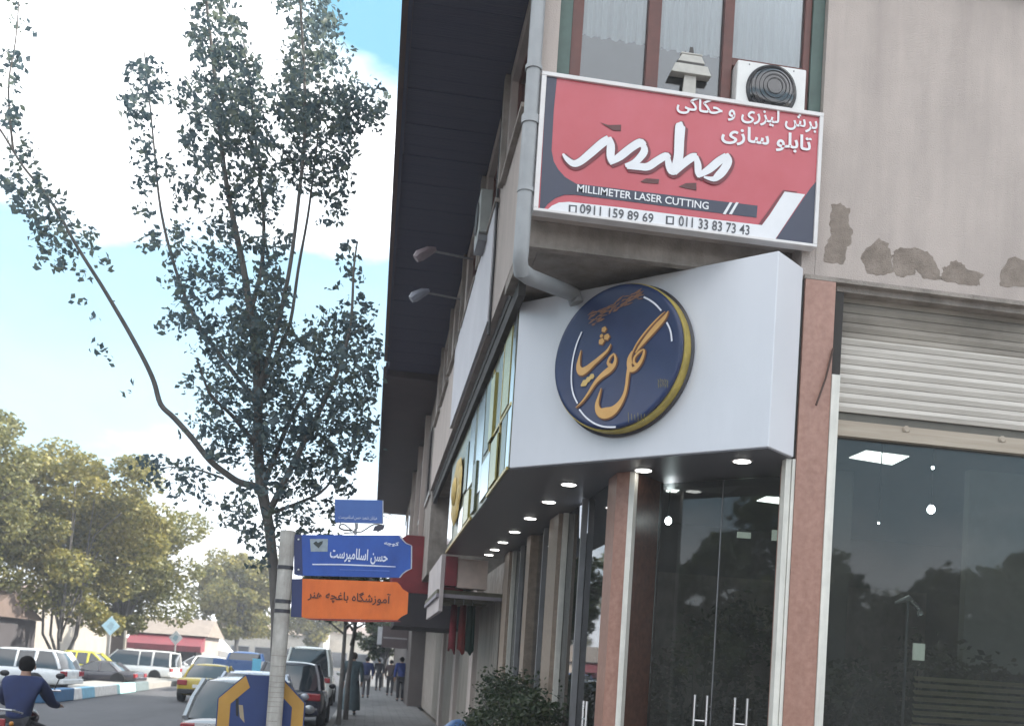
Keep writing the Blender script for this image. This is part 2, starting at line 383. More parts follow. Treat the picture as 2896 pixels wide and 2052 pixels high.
# ledge over the shutter
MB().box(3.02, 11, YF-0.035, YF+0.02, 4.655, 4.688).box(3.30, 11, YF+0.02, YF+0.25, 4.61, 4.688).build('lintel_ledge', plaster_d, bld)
# eave and roof
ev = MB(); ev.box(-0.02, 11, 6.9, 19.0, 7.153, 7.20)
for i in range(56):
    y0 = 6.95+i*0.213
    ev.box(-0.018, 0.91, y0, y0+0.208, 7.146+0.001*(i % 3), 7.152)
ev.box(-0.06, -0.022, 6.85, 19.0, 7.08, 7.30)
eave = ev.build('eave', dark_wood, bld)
rf = MB(); rf.add([(-0.12, 6.82, 7.302), (11, 6.82, 7.302), (11, 19.0, 7.302), (-0.12, 19.0, 7.302), (5, 11, 8.6), (11, 11, 8.6), (11, 14, 8.6), (5, 14, 8.6)],
                  [(0, 1, 5, 4), (3, 7, 6, 2), (0, 4, 7, 3), (4, 5, 6, 7), (3, 2, 1, 0)])
rf.build('roof', pm('roof_sheet', (0.12, 0.06, 0.05), 0.6), bld)
# upstairs window over the red sign
yw = YF+0.07
fr = MB()
fr.box(1.15, 1.237, yw, yw+0.07, 5.6, 7.05); fr.box(1.728, 1.827, yw-0.01, yw+0.07, 5.6, 7.05); fr.box(2.317, 2.394, yw-0.01, yw+0.07, 5.6, 7.05)
fr.box(2.957, 3.013, yw, yw+0.07, 5.6, 7.05); fr.box(2.394, 2.957, yw+0.003, yw+0.067, 6.262, 6.325)
fr.box(1.237, 1.728, yw+0.003, yw+0.067, 5.6, 5.66); fr.box(1.827, 2.317, yw+0.003, yw+0.067, 5.6, 5.66)
upw = fr.build('window', brown_frame, bld, bevel=0.006)
for a, b in ((1.05, 1.15), (3.013, 3.107)):
    MB().box(a, b, yw-0.02, yw+0.06, 5.6, 7.05).build('side_panel', green_panel, upw)
for a, b, z0 in ((1.237, 1.728, 5.66), (1.827, 2.317, 5.66), (2.394, 2.957, 6.325)):
    MB().box(a, b, yw+0.03, yw+0.036, z0, 7.05).build('pane', win_glass, upw)
curt = pm('curtain_cloth', (0.80, 0.80, 0.77), 0.9, var=0.06, scale=3, stretch=(9, 1, 0.3))
def curtain(x0, x1, z0, z1, yy):
    n_ = 60; mb = MB(); vv = []
    for i in range(n_+1):
        t = i/n_; xx = x0+(x1-x0)*t; dy = 0.014*math.sin(t*38)+0.008*math.sin(t*91+1)
        vv += [(xx, yy+dy, z0), (xx, yy+dy, z1)]
    mb.add(vv, [(2*i, 2*i+2, 2*i+3, 2*i+1) for i in range(n_)])
    return mb.build('curtain', curt, upw, smooth=True)
curtain(1.2, 1.76, 6.362, 7.08, yw+0.075); curtain(1.80, 2.34, 6.352, 7.08, yw+0.075); curtain(2.37, 2.99, 6.20, 7.08, yw+0.085)
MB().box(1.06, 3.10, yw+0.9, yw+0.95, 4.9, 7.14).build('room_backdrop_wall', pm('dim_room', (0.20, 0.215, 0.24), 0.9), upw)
# street side windows upstairs
pale_f = pm('aluminium_frame', (0.30, 0.27, 0.25), 0.5)
dk_pane = glass_mat('dim_pane', (0.25, 0.28, 0.3), 1.5, 0.02, 0.05)
for w0, w1 in wins:
    f_ = MB(); f_.box(XS+0.06, XS+0.12, w0, w0+0.07, 6.083, 6.997); f_.box(XS+0.06, XS+0.12, w1-0.07, w1, 6.083, 6.997)
    f_.box(XS+0.06, XS+0.12, w0+0.07, w1-0.07, 6.083, 6.14); f_.box(XS+0.06, XS+0.12, w0+0.07, w1-0.07, 6.94, 6.997)
    f_.box(XS+0.058, XS+0.122, (w0+w1)/2-0.03, (w0+w1)/2+0.03, 6.14, 6.94)
    fo = f_.build('window', brown_frame if w0 < 12 else pale_f, bld)
    MB().box(XS+0.085, XS+0.09, w0+0.07, w1-0.07, 6.14, 6.94).build('pane', dk_pane, fo)
    MB().box(XS-0.05, XS, w0-0.06, w1+0.06, 6.04, 6.078).build('sill', plaster_d, fo)
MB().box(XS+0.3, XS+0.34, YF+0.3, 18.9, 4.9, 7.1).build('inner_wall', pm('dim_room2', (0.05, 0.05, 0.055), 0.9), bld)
# vertical rib strips on the street wall
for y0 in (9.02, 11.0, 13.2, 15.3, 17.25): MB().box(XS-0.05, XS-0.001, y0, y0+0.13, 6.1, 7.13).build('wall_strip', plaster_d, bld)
MB().box(1.0, 1.06, 8.0, 19.0, 4.665, 4.795).box(XS+0.06, 1.05, 8.4, 19.0, 4.797, 4.899).build('painted_recess_shade', dark_shade_and_parts, bld)  # dark strips painted in for the shade under the wall overhang
MB().box(XS-0.035, XS-0.001, 9.42, 13.9, 4.92, 6.06).build('blank_board', pm('blank_board', (0.52, 0.50, 0.53), 0.6, var=0.08, scale=1.5), bld)
MB().tube([(XS-0.02, 9.33, 4.76), (XS-0.02, 9.30, 5.6), (XS-0.03, 9.33, 6.3), (XS-0.03, 9.3, 7.1)], 0.014).build('wall_cable', black_m, bld)
# drainpipe at the corner
dp = MB()
e1 = P(1470, 735, 1, 6.94); e2 = PP(1528, 792, (1.06, 8.33, 0), (0.695, 0.719, 0)); e3 = PP(1622, 832, (1.0, 8.27, 0), (0.695, 0.719, 0))
dp.tube([(0.875, 6.925, 7.10), (0.872, 6.925, 5.55)], 0.052, 14); dp.tube([(0.872, 6.925, 5.55), (0.868, 6.93, 4.60), (e1[0]+0.005, 6.95, e1[2]+0.0), (e1[0]+0.03, 7.02, e1[2]-0.07)], 0.056, 14)
dp.tube([(0.872, 6.925, 5.50), (0.872, 6.925, 5.56)], 0.066, 14)
ee = np.array([e1[0]+0.02, 7.0, e1[2]-0.05])
dp.tube([ee, ee+(e3-ee)*0.15+np.array([0, 0, -0.02]), ee+(e3-ee)*0.92, e3, e3+np.array([0.03, 0.0, -0.07])], 0.06, 14)
for z in (6.6, 5.9, 5.0): dp.tube([(0.872, 6.925, z), (0.872, 6.925, z+0.03)], 0.062, 14)
dp.build('drainpipe', pipe_m, bld, smooth=True)
# white canopy over the corner door, mirror fascia along the street
Kp = np.array([2.711, 6.734]); Lp = np.array([1.06, 8.33]); Rp = np.array([3.0, 6.965])
tch = np.array([0.719, -0.695, 0.0]); nch = np.array([-0.695, -0.719, 0.0])          # along the face, out of the face
def wall_strip(mb, a, b, z0, z1, thick):
    a = np.array([*a, 0.0]); b = np.array([*b, 0.0]); d = b-a; nrm = np.array([d[1], -d[0], 0]); nrm /= np.linalg.norm(nrm)
    mb.prism([a+[0, 0, z0], b+[0, 0, z0], b+[0, 0, z1], a+[0, 0, z1]], -nrm*thick)
cb_ = MB()
cb_.prism([(Lp[0], Lp[1], 3.3), (Kp[0], Kp[1], 3.3), (Rp[0], Rp[1], 3.3), (Rp[0]+0.1, 8.6, 3.3), (Lp[0]+0.3, 8.6, 3.3)], (0, 0, 1.43))
canopy = cb_.build('canopy', acrylic, bld, bevel=0.008)
MB().prism([(1.07, 8.35, 3.292), (2.712, 6.745, 3.292), (2.99, 6.97, 3.292), (2.99, 7.05, 3.292), (3.6, 7.6, 3.292), (2.40, 8.72, 3.292), (2.0, 8.4, 3.292), (2.0, 15.2, 3.292), (1.07, 15.2, 3.292)], (0, 0, 0.007)).build('canopy_soffit', soffit_g, bld)
mirror = pm('mirror_panel', (0.05, 0.05, 0.015), 0.3, metal=0.3, col2=(0.22, 0.20, 0.08), scale=2.6, bump=0.10, bscale=3, detail=2)
goldm = pm('gold_trim', (0.55, 0.40, 0.12), 0.35, metal=0.8, var=0.2, scale=12)
mf = MB()
mf.box(1.06, 1.2, 8.36, 15.2, 3.3, 4.66)
fasc = mf.build('mirror_fascia', mirror, bld)
gold_mirror = pm('gold_mirror', (0.30, 0.25, 0.06), 0.25, metal=0.7, col2=(0.48, 0.42, 0.16), scale=3, bump=0.08, bscale=4)
shiny = pm('shiny_white_panel', (0.60, 0.62, 0.62), 0.12, metal=0.85, var=0.1, scale=2)
dkgreen = pm('dark_green_panel', (0.035, 0.05, 0.02), 0.25, col2=(0.11, 0.13, 0.05), scale=5)
for (y0, y1, z0, z1, mm_, pr) in ((8.37, 8.56, 3.32, 4.64, shiny, 0.008), (8.60, 8.95, 3.32, 3.85, dkgreen, 0.01), (8.60, 9.05, 3.92, 4.62, gold_mirror, 0.015), (9.10, 9.60, 3.34, 3.78, gold_mirror, 0.03), (9.14, 9.45, 3.86, 4.58, dkgreen, 0.012), (9.62, 9.95, 3.86, 4.50, gold_mirror, 0.03),
                                   (9.75, 10.5, 3.34, 3.74, shiny, 0.02), (10.1, 10.5, 3.84, 4.6, dkgreen, 0.01), (10.6, 11.3, 3.5, 4.62, shiny, 0.012), (11.0, 11.35, 3.34, 3.9, dkgreen, 0.03), (11.5, 12.1, 3.75, 4.6, shiny, 0.02), (11.7, 12.3, 3.34, 3.7, gold_mirror, 0.03), (12.3, 12.7, 3.8, 4.4, dkgreen, 0.02), (12.5, 13.1, 3.34, 3.62, shiny, 0.02), (14.2, 15.1, 3.4, 4.3, shiny, 0.015)):
    MB().box(1.06-pr, 1.0595, y0, y1, z0, z1).build('fascia_panel', mm_, fasc)
gt = MB()
for z in (3.30, 3.86): gt.box(1.045, 1.058, 8.40, 9.9, z, z+0.028)
for y0 in (9.1, 9.9): gt.box(1.045, 1.0575, y0, y0+0.03, 3.33, 4.61)
gt.box(1.04, 1.058, 11.5, 15.2, 3.3, 3.335)
gt.build('gold_frame', goldm, fasc)
em = MB()
for k in range(9):
    a = 2*math.pi*k/9; c_ = np.array([1.03, 13.6+0.42*math.cos(a), 3.98+0.27*math.sin(a)])
    em.ball(c_, 0.03, 0.34, 0.2, 8, 5)
em.ball((1.0, 13.6, 3.98), 0.05, 0.25, 0.2, 8, 5)
em.build('gold_flower_emblem', pm('gold_leaf', (0.50, 0.33, 0.07), 0.5, metal=0.3, var=0.3, scale=9), fasc, smooth=True)
# pilasters, jambs, trims and glass at street level
uch = np.array([-0.72, 0.694, 0]); nin = np.array([0.694, 0.72, 0]); A0 = np.array([3.03, 7.0, 0])
def pc(s, d, z): return A0+uch*s+nin*d+np.array([0, 0, z])
V0 = pc(1.517, 0, 0)
pl_ = MB()
pl_.prism([V0, pc(1.3935, 0, 0), pc(1.3935, 0.2, 0), (2.20, 8.353, 0), (V0[0], 8.353, 0)], (0, 0, 3.29))
pl_.build('pilaster', granite, bld)
MB().prism([pc(1.3925, -0.006, 0), pc(1.344, -0.006, 0), pc(1.344, 0.05, 0), pc(1.3925, 0.05, 0)], (0, 0, 3.29)).build('pilaster_trim', white_trim, bld)
MB().prism([pc(1.3925, 0.052, 0), pc(1.346, 0.052, 0), pc(1.346, 0.50, 0), pc(1.3925, 0.50, 0)], (0, 0, 3.29)).build('door_jamb', granite_d, bld)
gp = MB(); gp.box(3.028, 3.267, 6.965, 7.25, 0.9, 4.652)
gp.box(3.028, 3.267, 6.965, 7.25, 0.0, 0.897)
gp.build('pilaster', granite, bld)
MB().box(2.955, 2.998, 6.985, 7.06, 0, 3.29).box(3.002, 3.026, 6.975, 7.06, 0, 3.29).build('pilaster_trim', white_trim, bld)
MB().box(3.269, 3.333, 6.955, 7.1, 0, 3.95).build('pilaster_trim', white_trim, bld)
MB().box(3.002, 3.026, 6.985, 7.2, 3.3, 4.65).build('gap_shade_strip', dark_shade_and_parts, bld)  # solid dark strip stands in for the shade inside this gap
MB().tube([P(2356, 985, 1, 6.95), P(2335, 1070, 1, 6.94), P(2308, 1145, 1, 6.93)], 0.008).build('shutter_rod', pm('rusty_rod', (0.06, 0.03, 0.02), 0.7), bld)
MB().prism([pc(0, 0.02, 0), pc(0, 0.5, 0), pc(-0.05, 0.5, 0), pc(-0.05, 0.02, 0)], (0, 0, 3.29)).build('door_jamb', granite_d, bld)
# glass doors with ladder handles
for s0, s1 in ((-0.02, 0.758), (0.764, 1.34)):
    g_ = MB().prism([pc(s0, 0.44, 0.03), pc(s1, 0.44, 0.03), pc(s1, 0.44, 3.27), pc(s0, 0.44, 3.27)], nin*0.01)
    dr = g_.build('glass_door', shop_glass, bld)
    hs = [0.43, 0.535] if s0 < 0 else [0.755+0.02, 0.885]
    h_ = MB()
    for s in hs: h_.tube([pc(s, 0.39, 0.7), pc(s, 0.39, 1.49)], 0.014, 8); h_.tube([pc(s, 0.39, 1.40), pc(s, 0.44, 1.40)], 0.01, 6); h_.tube([pc(s, 0.39, 0.8), pc(s, 0.44, 0.8)], 0.01, 6)
    for z in (0.85, 1.10, 1.28): h_.tube([pc(hs[0], 0.39, z), pc(hs[1], 0.39, z)], 0.009, 6)
    h_.build('handle', steel, dr, smooth=True)
MB().prism([pc(0.757, 0.437, 0.03), pc(0.765, 0.437, 0.03), pc(0.765, 0.437, 3.27), pc(0.757, 0.437, 3.27)], nin*0.016).build('door_seam', grey_metal, bld)
# street shop windows between plain pilasters
MB().box(1.99, 2.0, 8.36, 15.1, 0.35, 3.285).build('shop_window', shop_glass, bld)
MB().box(1.95, 2.06, 8.36, 15.1, 0.0, 0.345).build('plinth', granite_d, bld)
for y0, y1 in ((10.35, 10.9), (12.2, 12.5), (14.1, 14.6)):
    MB().box(1.885, 2.15, y0, y1, 0, 3.285).build('pilaster', pm('beige_granite', (0.27, 0.21, 0.165), 0.4, var=0.2, scale=18), bld)
for y0 in (9.35, 10.30, 11.5, 13.3, 14.05):
    MB().box(1.93, 1.985, y0, y0+0.045, 0.35, 3.285).build('window_mullion', white_trim if y0 in (10.30, 14.05) else grey_metal, bld)
hh = MB()
for dy in (0, 0.13): hh.tube([(1.94, 8.68+dy, 0.7), (1.94, 8.68+dy, 1.36)], 0.013)
for z in (0.8, 1.0, 1.2): hh.tube([(1.94, 8.68, z), (1.94, 8.81, z)], 0.008, 6)
hh.build('window_handle', steel, bld)
MB().prism([P(1640, 1430, 0, 1.985), P(1663, 1418, 0, 1.985), P(1660, 1506, 0, 1.985), P(1638, 1521, 0, 1.985)], (0.003, 0, 0)).build('window_poster', glow_mat('poster_added_glow', (0.75, 0.85, 1.0), 0.35), bld)  # poster is no lamp; a faint glow is added to brighten it
# right hand shop window under a half open roller shutter
sh = MB(); z = 3.73; k = 0
while z < 4.27:
    sh.prism([(3.37, 7.13, z), (3.37, 7.118, z+0.035), (3.37, 7.13, z+0.070), (3.37, 7.145, z+0.070), (3.37, 7.145, z)], (5, 0, 0)); z += 0.0745
shutter_m = pm('shutter_slat', (0.40, 0.365, 0.325), 0.55, col2=(0.58, 0.54, 0.49), scale=2.5, stretch=(0.5, 1, 9), bump=0.1, bscale=30)
shu = sh.build('roller_shutter', shutter_m, bld)
for i in range(6): sh = None
sh2 = MB(); z = 4.278
while z < 4.60:
    z1 = min(z+0.070, 4.602); sh2.prism([(3.37, 7.13, z), (3.37, 7.118, z+0.035), (3.37, 7.13, z1), (3.37, 7.145, z1), (3.37, 7.145, z)], (5, 0, 0)); z += 0.0745
sm2 = pm('shutter_slat_grimy', (0.20, 0.175, 0.145), 0.65, col2=(0.36, 0.325, 0.28), scale=1.4, stretch=(0.7, 1, 3), bump=0.1, bscale=30); streaks(sm2, 0.3, (2.0, 2, 1.0))
sh2.build('shutter_upper_slats', sm2, bld)
MB().box(3.285, 3.36, 7.02, 7.15, 3.96, 4.605).build('shutter_channel', dark_shade_and_parts, bld)
MB().box(3.34, 9, 7.15, 7.19, 3.655, 3.728).build('shutter_gap', pm('gap_board', (0.12, 0.115, 0.10), 0.8), bld)
bmw = MB().box(3.34, 9, 7.09, 7.2, 3.605, 3.652).box(3.34, 9, 7.075, 7.2, 3.53, 3.602)
for xk in (3.95, 4.75, 5.4): bmw.lathe((xk, 7.08, 3.628), (0, -1, 0), [(0, 0.03), (0.012, 0.02)], 10)
bmw.build('timber_beam', pm('timber', (0.33, 0.27, 0.21), 0.75, col2=(0.44, 0.38, 0.31), scale=3, stretch=(0.4, 1, 8)), bld)
MB().box(3.335, 9, 7.13, 7.14, 0.3, 3.528).build('shop_window', shop_glass, bld)
MB().box(3.335, 9, 7.10, 7.2, 0.0, 0.298).build('plinth', granite, bld)
# inside of the shop
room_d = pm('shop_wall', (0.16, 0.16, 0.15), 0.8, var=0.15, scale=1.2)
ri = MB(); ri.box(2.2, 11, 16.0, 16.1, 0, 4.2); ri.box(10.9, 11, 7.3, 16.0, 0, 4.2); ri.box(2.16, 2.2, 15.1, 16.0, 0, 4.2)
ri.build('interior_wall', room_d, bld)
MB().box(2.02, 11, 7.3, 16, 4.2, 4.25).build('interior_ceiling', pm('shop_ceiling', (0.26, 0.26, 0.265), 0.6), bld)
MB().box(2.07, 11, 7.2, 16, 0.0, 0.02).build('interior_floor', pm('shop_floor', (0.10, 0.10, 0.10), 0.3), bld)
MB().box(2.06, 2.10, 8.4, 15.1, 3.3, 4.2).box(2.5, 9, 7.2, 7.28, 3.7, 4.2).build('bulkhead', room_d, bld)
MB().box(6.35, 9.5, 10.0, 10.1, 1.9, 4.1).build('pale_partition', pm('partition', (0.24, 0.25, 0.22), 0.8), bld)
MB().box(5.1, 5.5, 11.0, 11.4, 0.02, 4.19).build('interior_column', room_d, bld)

# ------------------------------------------------------------------ lamps the photograph shows lit
disc_on = glow_mat('downlight_glow', (1.0, 0.98, 0.92), 4.5)
ring_m = pm('lamp_ring', (0.6, 0.6, 0.6), 0.3, metal=0.7)
spots = [((2.695, 7.199), 'round recessed downlight nearest the right hand granite pilaster'), ((2.106, 7.855), 'round recessed downlight in front of the middle pilaster')]
ordn = ['nearest the corner', 'second from the corner', 'third from the corner', 'fourth from the corner', 'fifth from the corner', 'sixth from the corner', 'seventh from the corner', 'farthest from the corner']
for i, y in enumerate((8.75, 9.75, 10.92, 12.11, 13.2, 14.1, 14.8)):
    spots.append(((1.665, y), 'small round downlight in the street canopy soffit, %s' % (ordn[i] if i < 6 else ordn[7])))
for (x, y), lb in spots:
    t = thing('downlight', lb, 'ceiling light', (x, y, 3.29), 0, 'downlights in the grey canopy soffit')
    MB().lathe((x, y, 3.291), (0, 0, -1), [(0, 0.085), (0.006, 0.08), (0.007, 0.068), (0.002, 0.066)], 24).build('ring', ring_m, t)
    MB().lathe((x, y, 3.2855), (0, 0, -1), [(0, 0.064), (0.004, 0.064)], 24).build('lamp_disc', disc_on, t)
panel_on = glow_mat('ceiling_panel_glow', (0.93, 1.0, 0.95), 2.6)
for (a, lb) in (([(2402,1292),(2450,1272),(2571,1288),(2523,1312)], 'bright square ceiling panel behind the right hand shop window'),
                ([(2300,1382),(2345,1352),(2400,1357),(2368,1378)], 'square ceiling panel half hidden by the right granite pilaster'),
                ([(2140,1414),(2168,1402),(2260,1408),(2250,1428)], 'square ceiling panel seen high through the right glass door'),
                ([(1884,1388),(1886,1372),(1934,1375),(1912,1390)], 'square ceiling panel beside the dark door jamb')):
    c_ = [P(x, y, 2, 4.195) for x, y in a]
    t = thing('ceiling_panel_light', lb, 'ceiling light', tuple(sum(c_)/4), 0, 'square ceiling panels in the flower shop')
    MB().prism(c_, (0, 0, -0.01)).build('diffuser', panel_on, t)
    ctr = sum(c_)/4
    MB().prism([ctr+(q-ctr)*1.05+np.array([0, 0, 0.001]) for q in c_], (0, 0, -0.006)).build('frame', ring_m, t)
bulb_on = glow_mat('bulb_glow', (0.9, 0.97, 1.0), 30.0)
for (x, y, yy, rr_, lb) in ((2633, 1440, 9.0, 0.036, 'brightest bare bulb hanging in the right hand shop window'), (1890, 1472, 9.3, 0.032, 'bare bulb hanging behind the left glass door'), (2638, 1322, 8.2, 0.012, 'tiny bulb above the brightest hanging bulb'),
                            (2485, 1478, 9.0, 0.008, 'pin sized spotlight left of the brightest hanging bulb')):
    p = P(x, y, 1, yy)
    t = thing('hanging_bulb', lb, 'lamp', tuple(p))
    MB().ball(p, rr_, rr_, rr_*1.2, 12, 8).build('bulb', bulb_on, t, smooth=True)
    MB().tube([p+np.array([0, 0, rr_*1.1]), (p[0], p[1], 4.19)], 0.006, 6).build('cord', black_m, t)
# small things inside
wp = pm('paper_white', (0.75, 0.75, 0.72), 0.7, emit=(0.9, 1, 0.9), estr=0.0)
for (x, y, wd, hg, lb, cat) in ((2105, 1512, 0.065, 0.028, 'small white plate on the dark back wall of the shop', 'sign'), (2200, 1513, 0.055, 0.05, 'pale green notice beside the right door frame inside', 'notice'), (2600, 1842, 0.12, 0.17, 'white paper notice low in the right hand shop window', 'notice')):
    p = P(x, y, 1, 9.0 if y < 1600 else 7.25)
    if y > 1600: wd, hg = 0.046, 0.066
    o = MB().box(p[0]-wd, p[0]+wd, p[1], p[1]+0.02, p[2]-hg, p[2]+hg).build('notice', pm('paper_'+cat, (0.62, 0.66, 0.58), 0.7, emit=(0.8, 0.9, 0.8), estr=0.25 if y < 1600 else 0.0), None)  # faint glow added to the plate and papers, which are no lamps
    tag(o, lb, cat)
bs = MB()
for k in range(26):
    z = 0.35+k*0.055
    bs.prism([(4.32, 7.42, z), (4.32, 7.455, z+0.03), (4.32, 7.46, z+0.025), (4.32, 7.425, z-0.005)], (3.2, 0, 0))
bl = tag(bs.build('slatted_blind', pm('blind_slat', (0.33, 0.29, 0.18), 0.6, var=0.3, scale=3)), 'yellowish slatted blind across the lower right shop window', 'blind')
for x in (4.36, 6.0): MB().tube([(x, 7.47, 0.3), (x, 7.47, 1.8)], 0.006, 6).build('blind_cord', dark_shade_and_parts, bl)
p = P(2568, 1700, 1, 8.0)
t = thing('lamp_stand', 'thin dark stand with a drooping lamp head behind the right hand window', 'lamp stand', (p[0], 8.0, 0.02))
MB().tube([(p[0], 8.0, 0.03), (p[0], 8.0, p[2])], 0.012).build('pole', grey_metal, t)
MB().lathe((p[0], 8.0, 0.02), (0, 0, 1), [(0, 0.14), (0.02, 0.13)], 16).build('base', black_m, t)
MB().tube([(p[0]-0.12, 8.0, p[2]-0.02), (p[0], 8.0, p[2]+0.03), (p[0]+0.10, 8.0, p[2]-0.05), (p[0]+0.12, 8.0, p[2]-0.11)], [0.012, 0.03, 0.02, 0.03]).build('lamp_head', steel, t, smooth=True)

# ------------------------------------------------------------------ red shop sign over the corner
ys = 6.955
sg = thing('shop_sign', 'large red framed sign board with white Persian lettering under the upstairs window', 'sign', (2.02, 6.93, 4.92))
sx0, sx1, sz0, sz1 = 0.929, 3.066, 4.862, 5.884
fm = MB()
fm.box(sx0, sx1, 6.882, 6.975, sz1-0.03, sz1); fm.box(sx0, sx1, 6.882, 6.975, sz0, sz0+0.022); fm.box(sx0, sx0+0.035, 6.882, 6.975, sz0+0.022, sz1-0.03); fm.box(sx1-0.03, sx1, 6.882, 6.975, sz0+0.022, sz1-0.03)
fm.build('frame', pm('sign_frame', (0.66, 0.63, 0.62), 0.4, var=0.08, scale=6), sg, bevel=0.004)
YB = 6.90
red = pm('sign_red', (0.42, 0.045, 0.06), 0.25, col2=(0.50, 0.085, 0.115), scale=0.9, spec=0.6)
navy = pm('sign_navy', (0.030, 0.035, 0.065), 0.3, var=0.1, scale=2)
swhite = pm('sign_white', (0.70, 0.70, 0.72), 0.35, var=0.04)
maroon = pm('sign_maroon', (0.15, 0.02, 0.03), 0.4)
MB().box(sx0+0.03, sx1-0.025, YB, YB+0.03, sz0+0.025, sz1-0.025).build('panel', red, sg)
Z5 = lambda x, y, lift: P(1450+x/2.2558, y/2.2558, 1, YB-lift)
def flat(name, pts, lift, mat): return MB().prism([Z5(x, y, lift) for x, y in pts], (0, 0.001, 0)).build(name, mat, sg)
flat('navy_band', [(215,478),(283,490),(262,700),(248,960),(262,1030),(290,1080),(335,1130),(405,1172),(900,1232),(1562,1312),(1556,1388),(1200,1345),(700,1280),(400,1243),(330,1243),(275,1262),(225,1300),(190,1345),(172,1340)], 0.003, navy)
flat('white_base', [(212,1347),(250,1312),(295,1292),(360,1288),(700,1325),(1200,1390),(1590,1436),(1640,1370),(1735,1222),(1865,1240),(1668,1536)], 0.003, swhite)
flat('navy_corner', [(1955,1135),(1900,1200),(1672,1535),(1940,1566)], 0.003, navy)
flat('maroon_corner_edge', [(1725,1212),(1815,1222),(1812,1230),(1735,1221),(1590,1435),(1570,1430)], 0.0045, maroon)  # maroon edge along the white base
for a in (1340, 1380): flat('slash', [(a,1365),(a+18,1368),(a+62,1292),(a+45,1290)], 0.0045, swhite)
S1 = [(318,985,14),(345,1020,34),(385,1048,46),(430,1035,50),(500,978,56),(570,918,58),(612,893,56)]
S2 = [(612,880,30),(624,930,56),(622,1000,56),(630,1040,40)]
S3 = [(615,1045,30),(680,1005,54),(750,950,56),(810,915,56),(832,935,50)]
S4 = [(826,915,30),(838,965,52),(810,1010,50),(770,1045,44),(715,1062,26)]
S5 = [(725,1070,26),(800,1068,48),(860,1068,54),(920,1030,54),(975,1000,50),(990,1015,40)]
S6 = [(985,995,30),(992,1050,50),(1010,1095,54),(1040,1100,40)]
S7 = [(1068,805,52),(1066,815,72),(1060,900,70),(1055,1000,68),(1040,1070,64),(1030,1115,30)]
S8 = [(1030,1112,30),(1080,1055,54),(1140,1010,56),(1172,1005,46)]
S9 = [(1165,1000,30),(1178,1055,50),(1180,1105,48),(1190,1135,30)]
S10 = [(1180,1128,30),(1250,1085,54),(1310,1035,56),(1360,1000,46)]
S11 = [(1360,985,26),(1372,1030,56),(1345,1085,60),(1310,1125,56),(1275,1148,36),(1215,1135,14)]
for nm_, wd, l0, mt in (('lettering_outline', 24, 0.0055, maroon), ('main_lettering', 0, 0.0095, swhite)):
    mb = MB(); l_ = l0
    for s_ in (S1, S2, S3, S4, S5, S6, S7, S8, S9, S10, S11):
        pts = smooth_path(s_)
        stroke(mb, [(Z5(q[0]+(6 if wd else 0), q[1]+(6 if wd else 0), 0), (q[2]*0.86+wd)/2.2558*0.00274) for q in pts], l_, (0, -1, 0), None); l_ += 0.00025
    mb.build(nm_, mt, sg)
for pts in ([(560,782),(610,798),(692,796),(690,836),(640,832)], [(815,1158),(850,1138),(935,1143),(930,1172),(840,1166)], [(1060,1190),(1105,1168),(1172,1166),(1172,1214),(1100,1200)]):
    flat('letter_dot', pts, 0.0045, pm('dot_dark', (0.10, 0.03, 0.03), 0.5))
def sign_line(name, s, p0, p1, hpx, mat, lift=0.005, bold=0.0):
    a = Z5(*p0, 0); b = Z5(*p1, 0); a[2] = b[2] = (a[2]+b[2])/2
    return lettering(name, s, a, b, hpx/2.2558*0.00274, (0, -1, 0), mat, sg, lift=lift, bold=bold)
sign_line('lettering_top', persian('برش لیزری و حکاکی'), (1040, 735), (1940, 850), 118, swhite, bold=0.018)
sign_line('lettering_second', persian('تابلو سازی'), (1325, 930), (1900, 985), 125, swhite, bold=0.022)
sign_line('lettering_english', 'MILLIMETER LASER CUTTING', (408, 1232), (1248, 1335), 46, swhite, bold=0.012)
numc = pm('number_grey', (0.07, 0.07, 0.08), 0.5)
sign_line('phone_number', '0911 159 89 69', (425, 1370), (895, 1420), 58, numc, bold=0.012)
sign_line('phone_number', '011 33 83 73 43', (1055, 1448), (1508, 1500), 62, numc, bold=0.012)
for a, b in ((358, 1306), (978, 1376)):
    flat('phone_icon', [(a,b),(a+52,b+5),(a+50,b+58),(a-2,b+53)], 0.0045, numc); flat('phone_icon', [(a+12,b+10),(a+42,b+13),(a+40,b+48),(a+10,b+45)], 0.006, swhite)

# ------------------------------------------------------------------ air conditioner behind the sign
ac = thing('air_conditioner', 'white air conditioner outdoor unit with black fan above the red sign', 'air conditioner', (2.68, 7.15, 5.70))
acw = pm('ac_white', (0.72, 0.71, 0.69), 0.4, var=0.05, scale=8)
MB().box(2.409, 2.953, 6.975, 7.30, 5.62, 6.252).build('case', acw, ac, bevel=0.012)
cf = (2.681, 6.972, 6.045)
MB().lathe(cf, (0, -1, 0), [(0, 0.20), (0.004, 0.198), (0.012, 0.19), (0.02, 0.182)], 40).build('fan_ring', pm('fan_black', (0.02, 0.02, 0.024), 0.3), ac, smooth=True)
MB().lathe((cf[0], 6.95, cf[2]), (0, -1, 0), [(0, 0.18), (0.022, 0.165), (0.04, 0.12), (0.048, 0.05), (0.049, 0.01)], 40).build('fan_dome', pm('fan_gloss', (0.022, 0.022, 0.026), 0.12, spec=0.7, coat=0.6), ac, smooth=True)
gr = MB()
for r in (0.06, 0.09, 0.12, 0.15, 0.175):
    n_ = 40; gr.tube([(cf[0]+r*math.cos(2*math.pi*i/n_), 6.945-0.05*math.sqrt(max(0, 1-(r/0.18)**2)), cf[2]+r*math.sin(2*math.pi*i/n_)) for i in range(n_+1)], 0.0022, 5)
gr.build('fan_grille', black_m, ac)
